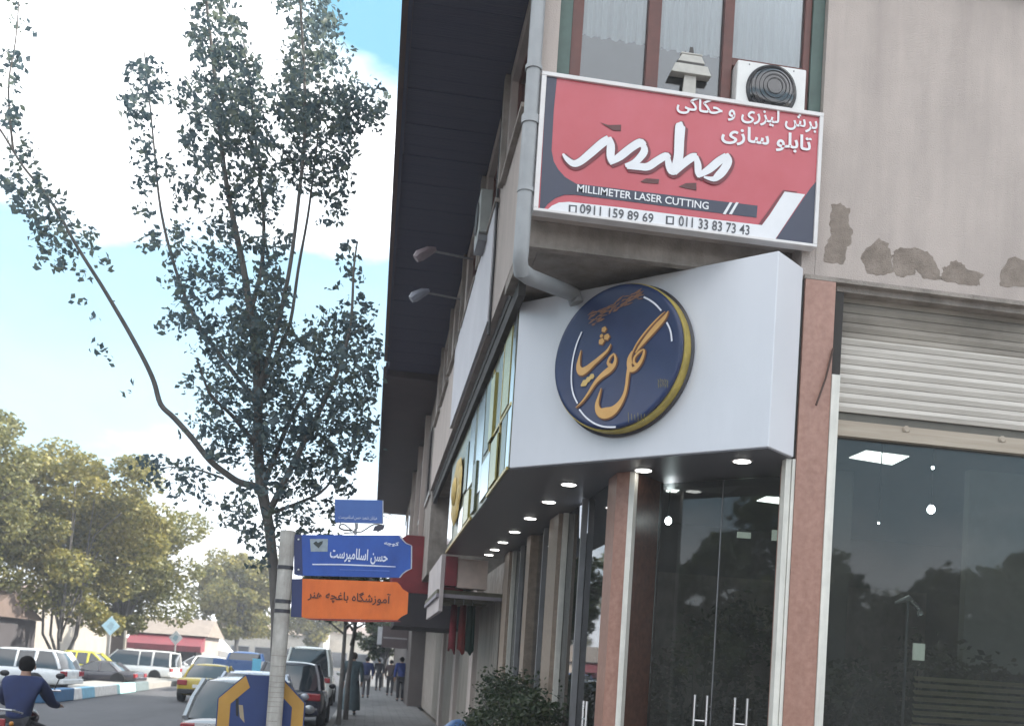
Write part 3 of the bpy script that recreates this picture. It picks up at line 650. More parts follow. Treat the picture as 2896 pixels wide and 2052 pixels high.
for x, z in ((2.50, 6.225), (2.85, 6.225)): MB().lathe((x, 6.974, z), (0, -1, 0), [(0, 0.006), (0.004, 0.004)], 8).build('screw', grey_metal, ac)
# pale lantern on a stem behind the sign
lt = thing('stepped_lantern', 'pale stepped lantern on a stem in front of the middle upstairs pane', 'lantern', (2.07, 7.0, 5.9))
pale = pm('lantern_pale', (0.46, 0.44, 0.40), 0.6, var=0.12, scale=12)
def frus(mb, zc0, zc1, w0, w1, dx0=0.0, dx1=0.0, yc=7.055):
    mb.add([(2.07+dx0-w0, yc-w0*0.25, zc0), (2.07+dx0+w0, yc-w0*0.25, zc0), (2.07+dx0+w0, yc+w0*0.25, zc0), (2.07+dx0-w0, yc+w0*0.25, zc0),
            (2.07+dx1-w1, yc-w1*0.25, zc1), (2.07+dx1+w1, yc-w1*0.25, zc1), (2.07+dx1+w1, yc+w1*0.25, zc1), (2.07+dx1-w1, yc+w1*0.25, zc1)],
           [(3,2,1,0),(4,5,6,7),(0,1,5,4),(1,2,6,5),(2,3,7,6),(3,0,4,7)])
a_ = MB(); frus(a_, 6.115, 6.19, 0.155, 0.125); frus(a_, 6.21, 6.27, 0.105, 0.075); frus(a_, 6.272, 6.285, 0.085, 0.08); a_.build('shade', pale, lt, bevel=0.004)
a_ = MB(); frus(a_, 6.19, 6.209, 0.10, 0.10); frus(a_, 6.286, 6.34, 0.02, 0.012); a_.build('cap', pm('lantern_dark', (0.06, 0.055, 0.05), 0.6), lt)
a_ = MB(); frus(a_, 5.70, 6.114, 0.06, 0.045, -0.01, 0.0); a_.build('stem', pale, lt)

# ------------------------------------------------------------------ round shop sign on the white canopy
L3 = np.array([1.06, 8.33, 0.0])
def chp(t, z, out_): return L3+tch*t+np.array([0, 0, z])+nch*out_
CT, CZ = 1.075, 4.075
rs = thing('round_sign', 'round navy and gold disc sign with Persian calligraphy on the white canopy', 'sign', tuple(chp(CT, CZ-0.6, 0.0)))
c0 = chp(CT, CZ, 0.0)
nv = pm('disc_navy', (0.012, 0.026, 0.085), 0.3, var=0.15, scale=3, spec=0.4)
MB().lathe(c0, nch, [(0.001, 0.60), (0.022, 0.605), (0.026, 0.60)], 72).build('back_plate', pm('disc_back', (0.03, 0.028, 0.035), 0.35), rs, smooth=True)
MB().lathe(c0, nch, [(0.027, 0.582), (0.118, 0.582)], 72).build('gold_rim', pm('rim_gold', (0.50, 0.38, 0.09), 0.45, metal=0.3, var=0.25, scale=7), rs, smooth=True)
FD = 0.155
MB().lathe(c0, nch, [(0.119, 0.570), (FD-0.012, 0.570), (FD-0.003, 0.562), (FD, 0.545), (FD-0.004, 0.53), (FD-0.004, 0.02)], 72).build('disc_face', nv, rs, smooth=True)
Z3 = lambda x, y: PP(1590+x/3.5315, 800+y/3.5315, chp(0, 0, FD), nch)
calli = pm('calligraphy_gold', (0.55, 0.29, 0.075), 0.4, col2=(0.62, 0.36, 0.12), scale=9)
calli_edge = pm('calligraphy_edge', (0.16, 0.06, 0.02), 0.5)
ST = [[(1062,280,6),(1020,350,38),(940,440,52),(850,545,44),(775,640,26),(735,700,8)],
      [(1030,285,4),(960,350,14),(850,470,16),(760,590,16),(712,680,14),(690,750,16),(700,810,18)],
      [(700,680,8),(672,750,34),(672,820,50),(690,865,48),(735,850,46),(790,780,36),(822,690,22),(812,660,10)],
      [(815,662,10),(770,690,22),(725,745,22),(722,800,24),(760,825,30)],
      [(668,850,36),(655,930,32),(645,1020,30),(625,1110,34),(580,1200,52),(510,1275,90),(430,1300,110),(370,1280,70),(352,1210,40),(372,1130,22),(395,1050,5)],
      [(192,670,5),(172,760,26),(165,840,50),(195,885,78),(250,860,66),(320,800,46),(400,730,34),(460,670,24),(490,610,6)],
      [(520,705,14),(480,745,22),(460,800,26),(490,830,40)],
      [(518,705,12),(536,755,26),(520,820,42),(470,870,62),(400,925,50),(330,1000,34),(260,1110,24),(200,1190,16),(140,1245,4)]]
for nm_, wd, l0, mt in (('calligraphy_edge', 16, 0.0006, calli_edge), ('calligraphy', 0, 0.0046, calli)):
    mb = MB(); l_ = l0
    for s_ in ST:
        stroke(mb, [(Z3(q[0]+(5 if wd else 0), q[1]+(6 if wd else 0)), (q[2]+wd*(1 if q[2] > 6 else 0.3))/3.5315*0.00285) for q in smooth_path(s_)], l_, nch, None); l_ += 0.0002
    for (x, y, r) in ((420,465,30),(395,585,34),(448,540,34),(395,530,20)):
        mb.lathe(Z3(x+(4 if wd else 0), y+(5 if wd else 0)), nch, [(l_-0.0001, (r+wd/2)*0.00081), (l_, (r+wd/2)*0.00081*0.9)], 5); l_ += 0.0002
    mb.build(nm_, mt, rs)
mb = MB()
for (x, y, r) in ((298,935,30),(225,1000,36),(262,965,30),(200,1020,16)): mb.lathe(Z3(x, y), nch, [(0.003, r*0.00081), (0.006, r*0.00081*0.9)], 6)
mb.build('gold_dots', pm('dot_gold', (0.58, 0.40, 0.13), 0.4), rs)
for pts in ([(200,490),(150,610),(112,760),(98,900),(100,1020),(120,1120),(160,1205)], [(175,1262),(240,1340),(330,1405),(430,1437),(540,1440)], [(818,143),(880,175),(940,220),(995,280)], [(1047,395),(1075,450),(1092,510),(1100,585)]):
    mb = MB(); stroke(mb, [(Z3(q[0], q[1]), 0.013) for q in smooth_path([(a, b, 1) for a, b in pts])], 0.0075, nch, None)
    mb.build('white_arc', pm('arc_white', (0.75, 0.76, 0.82), 0.4), rs)
mb = MB(); rr2 = random.Random(3); l_ = 0.001
for k in range(90):
    s = rr2.random(); x = 250+s*520+rr2.uniform(-20, 20); y = 400-s*285+rr2.uniform(-75, 45)*(1-0.3*s)
    ln = rr2.uniform(30, 90); an = -0.45+rr2.uniform(-0.35, 0.3)
    stroke(mb, [(Z3(x, y), 0.004), (Z3(x+ln*0.5*math.cos(an), y+ln*0.5*math.sin(an)), 0.010), (Z3(x+ln*math.cos(an), y+ln*math.sin(an)), 0.002)], l_, nch, None); l_ += 0.00004
mb.build('copper_feather', pm('copper_feather', (0.19, 0.085, 0.045), 0.5, col2=(0.28, 0.14, 0.08), scale=20), rs)
mb = MB()
for k in range(10):
    x, y = (955+k%5*22, 960+k//5*40+rr2.uniform(-10, 10)) if k < 10 else (0, 0)
    stroke(mb, [(Z3(x, y), 0.003), (Z3(x+12, y+22), 0.007), (Z3(x+6, y+44), 0.003)], 0.001+0.0001*k, nch, None)
for k in range(6): stroke(mb, [(Z3(660+k*32, 1300+rr2.uniform(-15, 15)), 0.004), (Z3(664+k*32, 1380+rr2.uniform(-15, 15)), 0.004)], 0.001+0.0001*k, nch, None)
mb.build('faint_gold_writing', pm('faint_gold', (0.20, 0.17, 0.06), 0.5), rs)

# ------------------------------------------------------------------ leaves
def leaf_mesh(name, pts, size, mat, parent, tilt=0.6, aspect=0.55, seed=1, droop=0.0, world=True):
    """many small leaf-sized faces; pts = (n, 3) array of places"""
    g = np.random.default_rng(seed); n = len(pts)
    d = g.normal(size=(n, 3)); d[:, 2] = d[:, 2]*tilt-droop; d /= np.linalg.norm(d, axis=1)[:, None]
    u = g.normal(size=(n, 3)); u -= d*(u*d).sum(1)[:, None]; u /= np.linalg.norm(u, axis=1)[:, None]
    nn = np.cross(d, u)
    s = size*g.uniform(0.6, 1.35, n)[:, None]
    b = pts-d*s*0.5; tip = pts+d*s*0.5
    l_ = pts+u*s*aspect*0.5+nn*s*0.10-d*s*0.05; r_ = pts-u*s*aspect*0.5+nn*s*0.10-d*s*0.05
    v = np.stack([b, r_, tip, l_], 1).reshape(-1, 3)
    if parent is not None and world: v = v-np.array(offset_of(parent))
    me = bpy.data.meshes.new(name)
    me.vertices.add(4*n); me.vertices.foreach_set('co', v.astype(np.float32).ravel())
    me.loops.add(6*n); idx = np.arange(n)[:, None]*4
    me.loops.foreach_set('vertex_index', (idx+np.array([0, 1, 2, 0, 2, 3])).ravel().astype(np.int32))
    me.polygons.add(2*n); me.polygons.foreach_set('loop_start', (np.arange(2*n)*3).astype(np.int32))
    try: me.polygons.foreach_set('loop_total', np.full(2*n, 3, np.int32))
    except Exception: pass
    me.update(calc_edges=True); me.validate(); me.materials.append(mat)
    o = bpy.data.objects.new(name, me); COL.objects.link(o); o.parent = parent
    return o
bark = pm('bark', (0.085, 0.08, 0.08), 0.9, col2=(0.16, 0.15, 0.14), scale=14, bump=0.6, bscale=40, stretch=(1, 1, 0.3))
leaf_dark = leaf_mat('leaf_haze_tint', (0.070, 0.105, 0.125), (0.10, 0.142, 0.155), (0.145, 0.175, 0.14), 0.55, 0.8)  # pale blue veil and sky tint mixed into the leaf colours

# ------------------------------------------------------------------ the young street tree in front of the sky
TY = 9.4
tb = PD(613, 1330, 1, TY)
tree = thing('street_tree', 'tall young dark leaved street tree with one long bare leaning branch', 'tree', (-0.81, TY, 0.0))
rt = random.Random(11)
def limb(mb, pts, r0, r1, dy0=0.0, dy1=0.0, n=8):
    q = smooth_path([(a, b, 0) for a, b in pts]); k = len(q); outp = []
    for i, c in enumerate(q):
        t = i/(k-1); outp.append(PD(c[0], c[1], 1, TY+dy0+(dy1-dy0)*t))
    mb.tube(outp, [r0+(r1-r0)*(i/(k-1))**0.8 for i in range(k)], n); return outp
tk = MB()
tp = [(-0.81, TY, -0.02), tuple(PD(615, 1500, 1, TY)), tuple(PD(617, 1400, 1, TY)), tuple(PD(614, 1290, 1, TY)), tuple(PD(603, 1180, 1, TY)), tuple(PD(585, 1090, 1, TY)), tuple(PD(577, 1000, 1, TY)), tuple(PD(578, 900, 1, TY))]
tk.tube(tp, [0.055, 0.045, 0.043, 0.048, 0.046, 0.052, 0.045, 0.040], 10)
limb(tk, [(578,905),(572,800),(560,700),(545,600),(520,480),(502,380),(488,250),(475,120),(462,0),(455,-140)], 0.042, 0.010)
limb(tk, [(578,880),(600,800),(628,700),(650,590),(668,450),(682,300),(680,150),(672,0),(668,-150)], 0.026, 0.009, 0, -0.5)
limb(tk, [(590,860),(625,780),(650,720),(668,600),(688,490),(700,400),(712,300),(715,200)], 0.022, 0.006, 0, 0.4)
limb(tk, [(577,900),(520,830),(440,720),(392,600),(360,470),(345,330),(332,200),(322,110)], 0.026, 0.005, 0, 0.6)
limb(tk, [(600,1150),(650,1050),(710,930),(760,820),(785,720),(792,600),(800,540)], 0.034, 0.006, 0, -0.5)
limb(tk, [(588,1090),(640,960),(690,860),(730,760)], 0.03, 0.008, 0, 0.7)
limb(tk, [(577,1000),(520,930),(470,880),(440,800)], 0.026, 0.007, 0, -0.6)
limb(tk, [(560,700),(585,600),(590,480),(575,340),(560,200),(540,60)], 0.025, 0.006, 0, 0.5)
limb(tk, [(600,1150),(680,1120),(730,1090),(790,1000),(815,900)], 0.02, 0.005, 0, 0.4)
limb(tk, [(588,1090),(540,1080),(510,1062),(470,1030),(430,980),(390,935),(360,905),(345,855),(325,810),(290,745),(255,685),(225,635),(190,580),(160,530),(130,475),(95,425),(50,370),(10,305),(-40,230)], 0.034, 0.008, 0, -0.7)
limb(tk, [(30,340),(22,260),(20,180),(35,90),(45,-30)], 0.012, 0.004, -0.6, -0.8)
limb(tk, [(500,1070),(440,1050),(390,1045),(340,1050)], 0.012, 0.004, 0, 0.3)
tk.build('trunk', bark, tree, smooth=True)
CL = [ # centre x, y, radius x, y (2292-wide picture), leaves
 (690,20,62,80,330),(668,-60,60,60,200),(695,110,60,70,330),(690,180,72,70,420),(708,260,82,60,430),(660,240,50,60,200),(725,320,70,60,330),(835,225,30,50,110),(815,270,42,40,130),(780,210,50,40,170),(760,110,25,70,50),(740,30,22,50,40),
 (700,380,62,50,230),(745,400,40,60,110),(735,470,30,36,60),(770,330,22,60,40),(655,360,30,50,60),
 (470,20,62,60,210),(490,90,66,60,320),(510,160,72,60,380),(480,220,78,60,330),(540,230,70,60,380),(500,290,76,50,330),(560,300,60,50,230),(590,360,50,50,130),(450,330,50,40,130),
 (520,360,70,50,150),(480,420,70,40,110),(560,430,60,50,190),(600,450,36,50,70),(420,440,40,40,60),(530,500,70,40,110),(620,400,40,40,70),
 (320,175,42,42,110),(300,235,40,26,50),(352,200,36,40,60),(315,300,40,50,60),(345,370,44,56,90),(330,450,36,50,50),(370,520,44,44,70),(345,560,30,34,26),(400,600,44,44,110),(420,500,36,50,40),
 (545,560,76,44,210),(610,545,40,40,60),(480,580,40,30,40),(560,630,72,48,300),(620,640,30,40,50),(450,650,70,38,190),(390,690,30,36,50),(585,700,70,50,520),(600,770,74,54,560),(540,770,70,60,360),(470,740,70,50,230),(400,730,36,28,60),
 (782,575,30,34,40),(775,640,30,40,50),(790,700,46,46,130),(740,740,56,44,190),(800,770,56,56,260),(700,810,60,56,300),(770,850,76,60,380),(820,860,34,60,140),(700,900,76,60,380),(790,930,60,56,270),(810,990,34,50,110),(740,980,76,50,330),
 (560,850,90,60,420),(480,860,60,46,150),(440,870,22,26,16),(520,930,90,50,330),(450,950,46,40,90),(620,900,70,60,300),(600,980,80,56,330),(510,1000,70,40,200),(660,1000,76,60,330),(640,1060,90,50,300),(730,1050,70,44,260),(770,1060,40,46,90),
 (420,1060,60,26,120),(350,1050,36,26,70),(330,1040,16,12,20),(420,1100,40,24,50),(500,1110,40,30,50),(560,1130,50,46,130),(540,1180,30,30,40),(680,1120,70,44,190),(640,1170,60,40,110),(720,1150,50,36,70),(590,1200,40,44,110),(580,1250,24,26,30),(500,1165,14,14,10),(660,1210,40,20,30),
 (60,400,52,50,80),(100,470,56,50,110),(130,520,56,50,110),(30,350,40,50,60),(20,280,30,40,40),(170,560,40,40,60),(120,570,36,26,50),(215,525,26,14,14),(235,590,36,8,12),(60,430,40,50,50),(185,625,20,22,12),
 (25,30,45,40,34),(40,90,40,50,34),(20,170,40,50,36),(40,240,30,30,22),(190,680,16,12,6),(205,720,20,14,6),(228,765,20,24,8),(242,795,20,12,6),(298,868,8,10,2),(284,888,16,14,4),(257,655,6,6,1)]
pp = []
for (cx, cy_, rx, ry, k) in CL:
    k = int(k*(1.4 if cy_ < 560 else 1.15))
    nsub = max(1, k//9)
    for j in range(nsub):
        a = rt.uniform(0, 2*math.pi); r = math.sqrt(rt.random()); bx, by = cx+rx*r*math.cos(a), cy_+ry*r*math.sin(a)
        dy = rt.gauss(0, 0.45)
        if cx < 330: dy -= 0.6
        for q in range(max(1, k//nsub)):
            pp.append(PD(bx+rt.gauss(0, 9), by+rt.gauss(0, 9), 1, TY+dy+rt.gauss(0, 0.09)))
leaf_mesh('crown', np.array(pp), 0.062, leaf_dark, tree, tilt=0.8, aspect=0.6, seed=5, droop=0.35)

# ------------------------------------------------------------------ other trees
def round_tree(name, label, x, y, h, crown_r, mat, n, leaf, seed, group=None, trunk_r=0.18, trunk_h=None, lobes=None, stems=1, squash=1.0, up=0.9):
    t = thing(name, label, 'tree', (x, y, -0.05), 0, group)
    g = np.random.default_rng(seed); th = trunk_h or h*0.35
    mb = MB()
    for s in range(stems):
        ox, oy = (0, 0) if stems == 1 else (0.45*math.cos(2.4*s), 0.45*math.sin(2.4*s))
        mb.tube([(ox*0.5, oy*0.5, -0.1), (ox*0.8, oy*0.8, th*0.5), (ox*1.6+g.uniform(-.2, .2), oy*1.6, th), (ox*3+g.uniform(-.5, .5), oy*3, h*0.72)], [trunk_r, trunk_r*0.85, trunk_r*0.7, trunk_r*0.2], 8)
    for k in range(7):
        a = g.uniform(0, 2*math.pi); mb.tube([(0, 0, th*g.uniform(0.8, 1.3)), (crown_r*0.35*math.cos(a), crown_r*0.35*math.sin(a), h*0.55), (crown_r*0.7*math.cos(a), crown_r*0.7*math.sin(a), h*g.uniform(0.6, 0.8))], [trunk_r*0.5, trunk_r*0.3, 0.03], 6)
    mb.build('trunk', bark, t, world=False, smooth=True)
    P_ = []; nl = lobes or 34
    cz = (th+h)/2; hz = (h-th)/2*1.05
    for k in range(nl):
        d = g.normal(size=3); d /= np.linalg.norm(d); rr_ = g.uniform(0.35, 0.95)
        c = np.array([d[0]*crown_r*rr_, d[1]*crown_r*rr_*0.9, cz+d[2]*hz*rr_*squash])
        wid = crown_r*g.uniform(0.16, 0.34); m_ = n//nl
        q = g.normal(size=(m_, 3)); q /= np.linalg.norm(q, axis=1)[:, None]; q *= (g.uniform(0.3, 1, m_)**0.5)[:, None]
        P_.append(c+q*np.array([wid, wid, wid*0.75]))
    leaf_mesh('crown', np.concatenate(P_), leaf, mat, t, tilt=0.5, aspect=0.7, seed=seed, world=False)
    return t
leaf_olive = leaf_mat('leaf_olive', (0.105, 0.118, 0.045), (0.19, 0.192, 0.068), (0.31, 0.29, 0.10), 0.35, 0.35)
leaf_yel = leaf_mat('leaf_yellowing', (0.12, 0.13, 0.042), (0.24, 0.225, 0.065), (0.36, 0.31, 0.09), 0.35, 0.35)
leaf_pot = leaf_mat('leaf_pot', (0.012, 0.028, 0.012), (0.028, 0.05, 0.02), (0.06, 0.075, 0.03), 0.25, 3.0)
leaf_green = leaf_mat('leaf_green', (0.025, 0.045, 0.018), (0.05, 0.075, 0.028), (0.10, 0.115, 0.04), 0.3, 0.5)
round_tree('far_tree', 'broad olive tree filling the left edge of the street, behind the motorcyclist', -20.0, 50, 13.6, 5.0, leaf_olive, 30000, 0.23, 21, 'olive trees along the far side', 0.24, 1.6, lobes=70)
round_tree('far_tree', 'tallest olive green tree with many thin pale stems over the white cars', -15.7, 54, 12.9, 4.7, leaf_yel, 32000, 0.23, 22, 'olive trees along the far side', 0.10, 1.9, lobes=76, stems=5)
round_tree('far_tree', 'rounded olive tree with a thick dark leaning trunk beside the red awning', -14.3, 60, 12.3, 4.6, leaf_olive, 34000, 0.23, 23, 'olive trees along the far side', 0.34, 1.9, lobes=70)
round_tree('far_tree', 'yellowing round tree standing alone at the end of the street', -12.3, 96, 11.3, 4.9, leaf_yel, 28000, 0.32, 24, None, 0.25, 2.2, lobes=56)
round_tree('far_tree', 'small yellow green tree just behind the grey sign post', -6.4, 120, 9.5, 4.2, leaf_yel, 10000, 0.4, 25, None, 0.25, 2.0, lobes=44)
round_tree('pavement_tree', 'dark low crowned pavement tree with a thin straight trunk, the nearer of two', -0.62, 24.5, 4.6, 1.3, leaf_green, 4200, 0.15, 26, 'thin trunked trees along the pavement', 0.06, 2.5)
round_tree('pavement_tree', 'dark low crowned pavement tree with a reddish trunk, the farther of two', -0.50, 26.6, 4.8, 1.5, leaf_green, 5200, 0.16, 27, 'thin trunked trees along the pavement', 0.07, 2.5)
round_tree('pavement_tree', 'distant green tree over the pavement between the pedestrians and shop boxes', 0.9, 62, 4.4, 2.0, leaf_green, 3000, 0.25, 28, None, 0.1, 1.6)
# trees across the street and behind the camera, seen as reflections in the shop glass
k = 0
for (x, y, h, r) in ((-19.5, -9, 7.5, 3.6), (-21, -3, 8.5, 3.8), (-19, 4, 7.0, 3.4), (-20.5, 10, 8.0, 3.6), (-19.5, 17, 7.5, 3.4), (4, -17, 6.6, 3.4), (9, -19, 6.0, 3.6), (14, -18, 7.0, 3.5), (19, -17, 6.2, 3.4), (24, -16, 7.5, 3.6)):
    k += 1
    round_tree('opposite_tree', 'dark tree mirrored in the shop glass, standing across the street out of the picture', x, y, h, r, leaf_green, 7000, 0.36, 40+k, 'trees mirrored in the shop glass', 0.2, 0.9, lobes=40)

# ------------------------------------------------------------------ neighbouring shops along the pavement
nb = thing('neighbour_building', 'plain brownish neighbour building with dark eave and roller shutters beyond the mirror fascia', 'building', (2, 26, 0))
MB().box(0.97, 9, 19.02, 37, 3.3, 7.0).box(2.02, 9, 15.25, 37, 0, 3.29).build('wall', plaster_d, nb)
e2_ = MB(); e2_.box(-0.06, 9, 19.02, 37, 7.03, 7.2); e2_.box(-0.08, -0.062, 19.02, 37, 6.95, 7.3); e2_.build('eave', pm('brown_eave', (0.055, 0.04, 0.045), 0.7, var=0.3, scale=2), nb)
MB().add([(-0.12, 19.02, 7.21), (9, 19.02, 7.21), (9, 37, 7.21), (-0.12, 37, 7.21), (4, 21, 8.8), (9, 21, 8.8), (9, 35, 8.8), (4, 35, 8.8)], [(0, 1, 5, 4), (3, 7, 6, 2), (0, 4, 7, 3), (4, 5, 6, 7)]).build('roof', pm('roof_sheet2', (0.10, 0.06, 0.05), 0.6), nb)
for y0 in (19.4, 22.4, 25.4, 29.5, 33.0):
    f_ = MB().box(0.93, 0.965, y0, y0+1.8, 4.9, 6.4).build('window', pale_f, nb)
    MB().box(0.92, 0.928, y0+0.1, y0+1.7, 5.0, 6.3).build('pane', dk_pane, f_)
for y0 in (21.6, 24.8, 28.2): MB().box(0.86, 0.965, y0, y0+0.17, 3.3, 7.0).build('wall_strip', plaster, nb)
for y0, y1 in ((15.6, 18.2), (19.0, 21.8), (22.6, 25.8), (26.6, 30.0)):
    yy = y0; rib = MB()
    while yy < y1: rib.prism([(2.0, yy, 0.1), (1.955, yy+0.05, 0.1), (1.955, yy+0.09, 0.1), (2.0, yy+0.14, 0.1)], (0, 0, 2.55)); yy += 0.145
    rib.build('roller_shutter', pm('ribbed_shutter', (0.17, 0.15, 0.13), 0.55, col2=(0.30, 0.27, 0.23), scale=1.6, stretch=(1, 4, 0.4)), nb)
for y0 in (18.3, 21.9, 25.9): MB().box(1.88, 2.015, y0, y0+0.6, 0, 3.28).build('pilaster', plaster, nb)
hs_ = MB().box(1.5, 9, 37.02, 62, 0, 5.2)
hs_.build('far_wall', pm('far_shop_wall', (0.10, 0.085, 0.08), 0.8, var=0.3, scale=0.6), nb)
aw = thing('flat_awning', 'flat greenish plank awning over the neighbouring shopfront past the glass windows', 'awning', (1.5, 16.5, 2.66))
am = MB()
for k in range(6): am.box(0.96, 1.99, 15.4+k*0.55, 15.4+k*0.55+0.53, 2.70+0.01*(k % 2), 2.76)
am.build('plank_deck', pm('awning_plank', (0.15, 0.14, 0.10), 0.8, var=0.3, scale=6), aw)
MB().box(0.955, 1.0, 15.35, 18.75, 2.64, 2.695).box(1.0, 1.98, 15.35, 15.39, 2.64, 2.695).build('edge_beam', pm('awning_edge', (0.30, 0.27, 0.30), 0.6), aw)
fs = thing('fascia_sign', 'pale pinkish blank fascia board with a red end beyond the mirror fascia', 'sign', (1.06, 17, 2.5))
MB().box(1.0, 1.06, 15.3, 18.6, 2.42, 3.30).build('board', pm('fascia_pale', (0.50, 0.44, 0.43), 0.6, var=0.15, scale=3), fs)
MB().box(1.065, 1.25, 15.27, 15.60, 2.82, 3.27).build('red_end', pm('red_end', (0.20, 0.025, 0.035), 0.5), fs)
MB().box(1.255, 1.72, 15.28, 15.58, 2.80, 3.25).build('pink_panel', pm('pink_panel', (0.55, 0.44, 0.39), 0.6), fs)
rsb = thing('red_awning', 'dark red boxy shop awning jutting over the pavement behind the blue street signs', 'awning', (1.1, 21.5, 2.9))
MB().prism([(0.36, 20.8, 3.05), (0.36, 20.8, 4.05), (0.6, 20.8, 4.25), (0.96, 20.8, 4.25), (1.85, 20.8, 3.2), (1.85, 20.8, 3.05)], (0, 3.0, 0)).build('cover', pm('awning_red', (0.20, 0.020, 0.028), 0.55, var=0.25, scale=2), rsb)
MB().box(0.45, 1.88, 20.82, 23.7, 2.35, 3.045).build('dark_underside', pm('awning_under', (0.035, 0.03, 0.035), 0.8), rsb)
gm_cols = [((0.22, 0.03, 0.04), 'dark red garment hanging nearest under the plank awning'), ((0.26, 0.05, 0.045), 'brighter red garment hanging in the middle under the plank awning'), ((0.03, 0.06, 0.05), 'dark green garment hanging at the right under the plank awning')]
for k, (c_, lb) in enumerate(gm_cols):
    x = 1.33+0.15*k; t = thing('hanging_garment', lb, 'garment', (x, 16.4, 1.8), 0, 'garments hung under the awning')
    mb = MB(); vv = []
    for i in range(9):
        a = i/8; dy = 0.05*math.sin(a*9+k)
        vv += [(x-0.065+0.13*a, 16.4+dy, 1.83+0.05*math.sin(a*5+k)), (x-0.05+0.10*a, 16.4+dy*0.5, 2.6)]
    mb.add(vv, [(2*i, 2*i+2, 2*i+3, 2*i+1) for i in range(8)]); o = mb.build('cloth', pm('garment%d' % k, c_, 0.9, var=0.2, scale=8), t, smooth=True)
    s_ = o.modifiers.new('solid', 'SOLIDIFY'); s_.thickness = 0.03
    MB().tube([(x, 16.4, 2.58), (x, 16.4, 2.69)], 0.006, 6).build('hook', steel, t)
kb_ = thing('wall_cabinet', 'brown wall cabinet sign with a pale end hung over the far pavement', 'sign', (1.0, 40, 2.2))
MB().box(0.45, 1.48, 40, 41.5, 2.15, 3.0).build('case', pm('cabinet_brown', (0.09, 0.065, 0.065), 0.6), kb_)
MB().box(0.28, 0.448, 40, 41.5, 2.25, 2.95).build('pale_end', pm('cabinet_pale', (0.5, 0.5, 0.52), 0.6), kb_)
MB().box(0.5, 1.45, 39.97, 39.998, 2.5, 2.56).build('pale_stripe', pm('cabinet_stripe', (0.3, 0.28, 0.28), 0.6), kb_)
# floodlights on arms under the eave
for k, (y, lb) in enumerate(((12.1, 'nearer of two arm lamps jutting under the dark eave'), (13.5, 'farther of two arm lamps jutting under the dark eave'))):
    t = thing('arm_lamp', lb, 'lamp', (0.93, y, 6.62), 0, 'arm lamps on the street wall')
    MB().tube([(0.925, y, 6.62), (0.42, y, 6.66)], 0.014, 6).build('arm', pm('arm_grey', (0.2, 0.19, 0.2), 0.6), t)
    MB().tube([(0.46, y, 6.69), (0.38, y, 6.66), (0.26, y, 6.58), (0.22, y, 6.54)], [0.03, 0.06, 0.075, 0.05], 8).build('lamp_head', pm('lamp_head_%d' % k, (0.22, 0.17, 0.19) if k == 0 else (0.24, 0.25, 0.30), 0.5), t, smooth=True)
t = thing('air_conditioner', 'small pale air conditioner on the street wall beside the drainpipe, under the eave', 'air conditioner', (0.85, 10.3, 6.3))
MB().box(0.80, 0.925, 10.0, 10.5, 6.05, 6.50).build('case', pm('ac_pale', (0.35, 0.36, 0.34), 0.5), t, bevel=0.01)
MB().lathe((0.795, 10.25, 6.28), (-1, 0, 0), [(0, 0.17), (0.01, 0.16)], 20).build('fan_ring', black_m, t)
MB().box(0.80, 0.92, 10.05, 10.45, 5.98, 6.045).build('bracket', grey_metal, t)

# ------------------------------------------------------------------ sign post
PY_ = 8.4
pst = tag(None or bpy.data.objects.new('sign_post', None), 'pale grey concrete sign post carrying blue and orange street signs', 'post')
COL.objects.link(pst); pst.location = (-0.73, PY_, 0)
post_m = pm('post_concrete', (0.36, 0.34, 0.31), 0.85, col2=(0.50, 0.48, 0.45), scale=7, bump=0.4, bscale=50)
MB().tube([(-0.73, PY_, -0.02), (-0.735, PY_, 1.5), (-0.737, PY_, 2.62)], [0.066, 0.063, 0.062], 18).build('pole', post_m, pst, smooth=True)
for z in (2.30, 2.02, 1.94): MB().lathe((-0.737, PY_, z), (0, 0, 1), [(0, 0.064), (0.0, 0.067), (0.03, 0.067), (0.03, 0.064)], 18).build('clamp_band', pm('band_dark', (0.06, 0.06, 0.07), 0.5, metal=0.5), pst)
cr_ = MB()
for z in (1.05, 1.12, 1.17, 1.21, 1.245, 1.285, 1.33, 1.37, 1.42, 1.5, 1.585): cr_.lathe((-0.735, PY_, z), (0, 0, 1), [(0, 0.060), (0, 0.0645), (0.003, 0.0645), (0.003, 0.06)], 18)
cr_.build('weathered_ring', pm('ring_stain', (0.20, 0.18, 0.16), 0.9), pst)
blue = pm('sign_blue', (0.013, 0.060, 0.31), 0.35, col2=(0.02, 0.085, 0.38), scale=2)
orange = pm('sign_orange', (0.60, 0.115, 0.014), 0.4, col2=(0.68, 0.15, 0.02), scale=3)
dkblue = pm('sign_dark_blue', (0.02, 0.03, 0.10), 0.5)
edge_m = pm('sign_edge', (0.35, 0.36, 0.42), 0.5)
YS = PY_-0.02
def S(x, y): return P(x, y, 1, YS)
def S4(x, y): return S(830+x/6.549, 1500+y/6.549)
def S5(x, y): return S(830+x/6.549, 1630+y/6.549)
def board(o, name, pts, mat, dy=0.03, y0=0.0):
    return MB().prism([np.array(p)+np.array([0, y0, 0]) for p in pts], (0, dy, 0)).build(name, mat, o)
streaks(orange, 0.22, (6, 6, 2)); streaks(blue, 0.30, (5, 5, 2)); streaks(post_m, 0.4, (14, 14, 1.5))
b1 = thing('street_sign', 'blue street name sign with cut corners and white Persian writing on the grey post', 'sign', tuple(S(1000, 1625)))
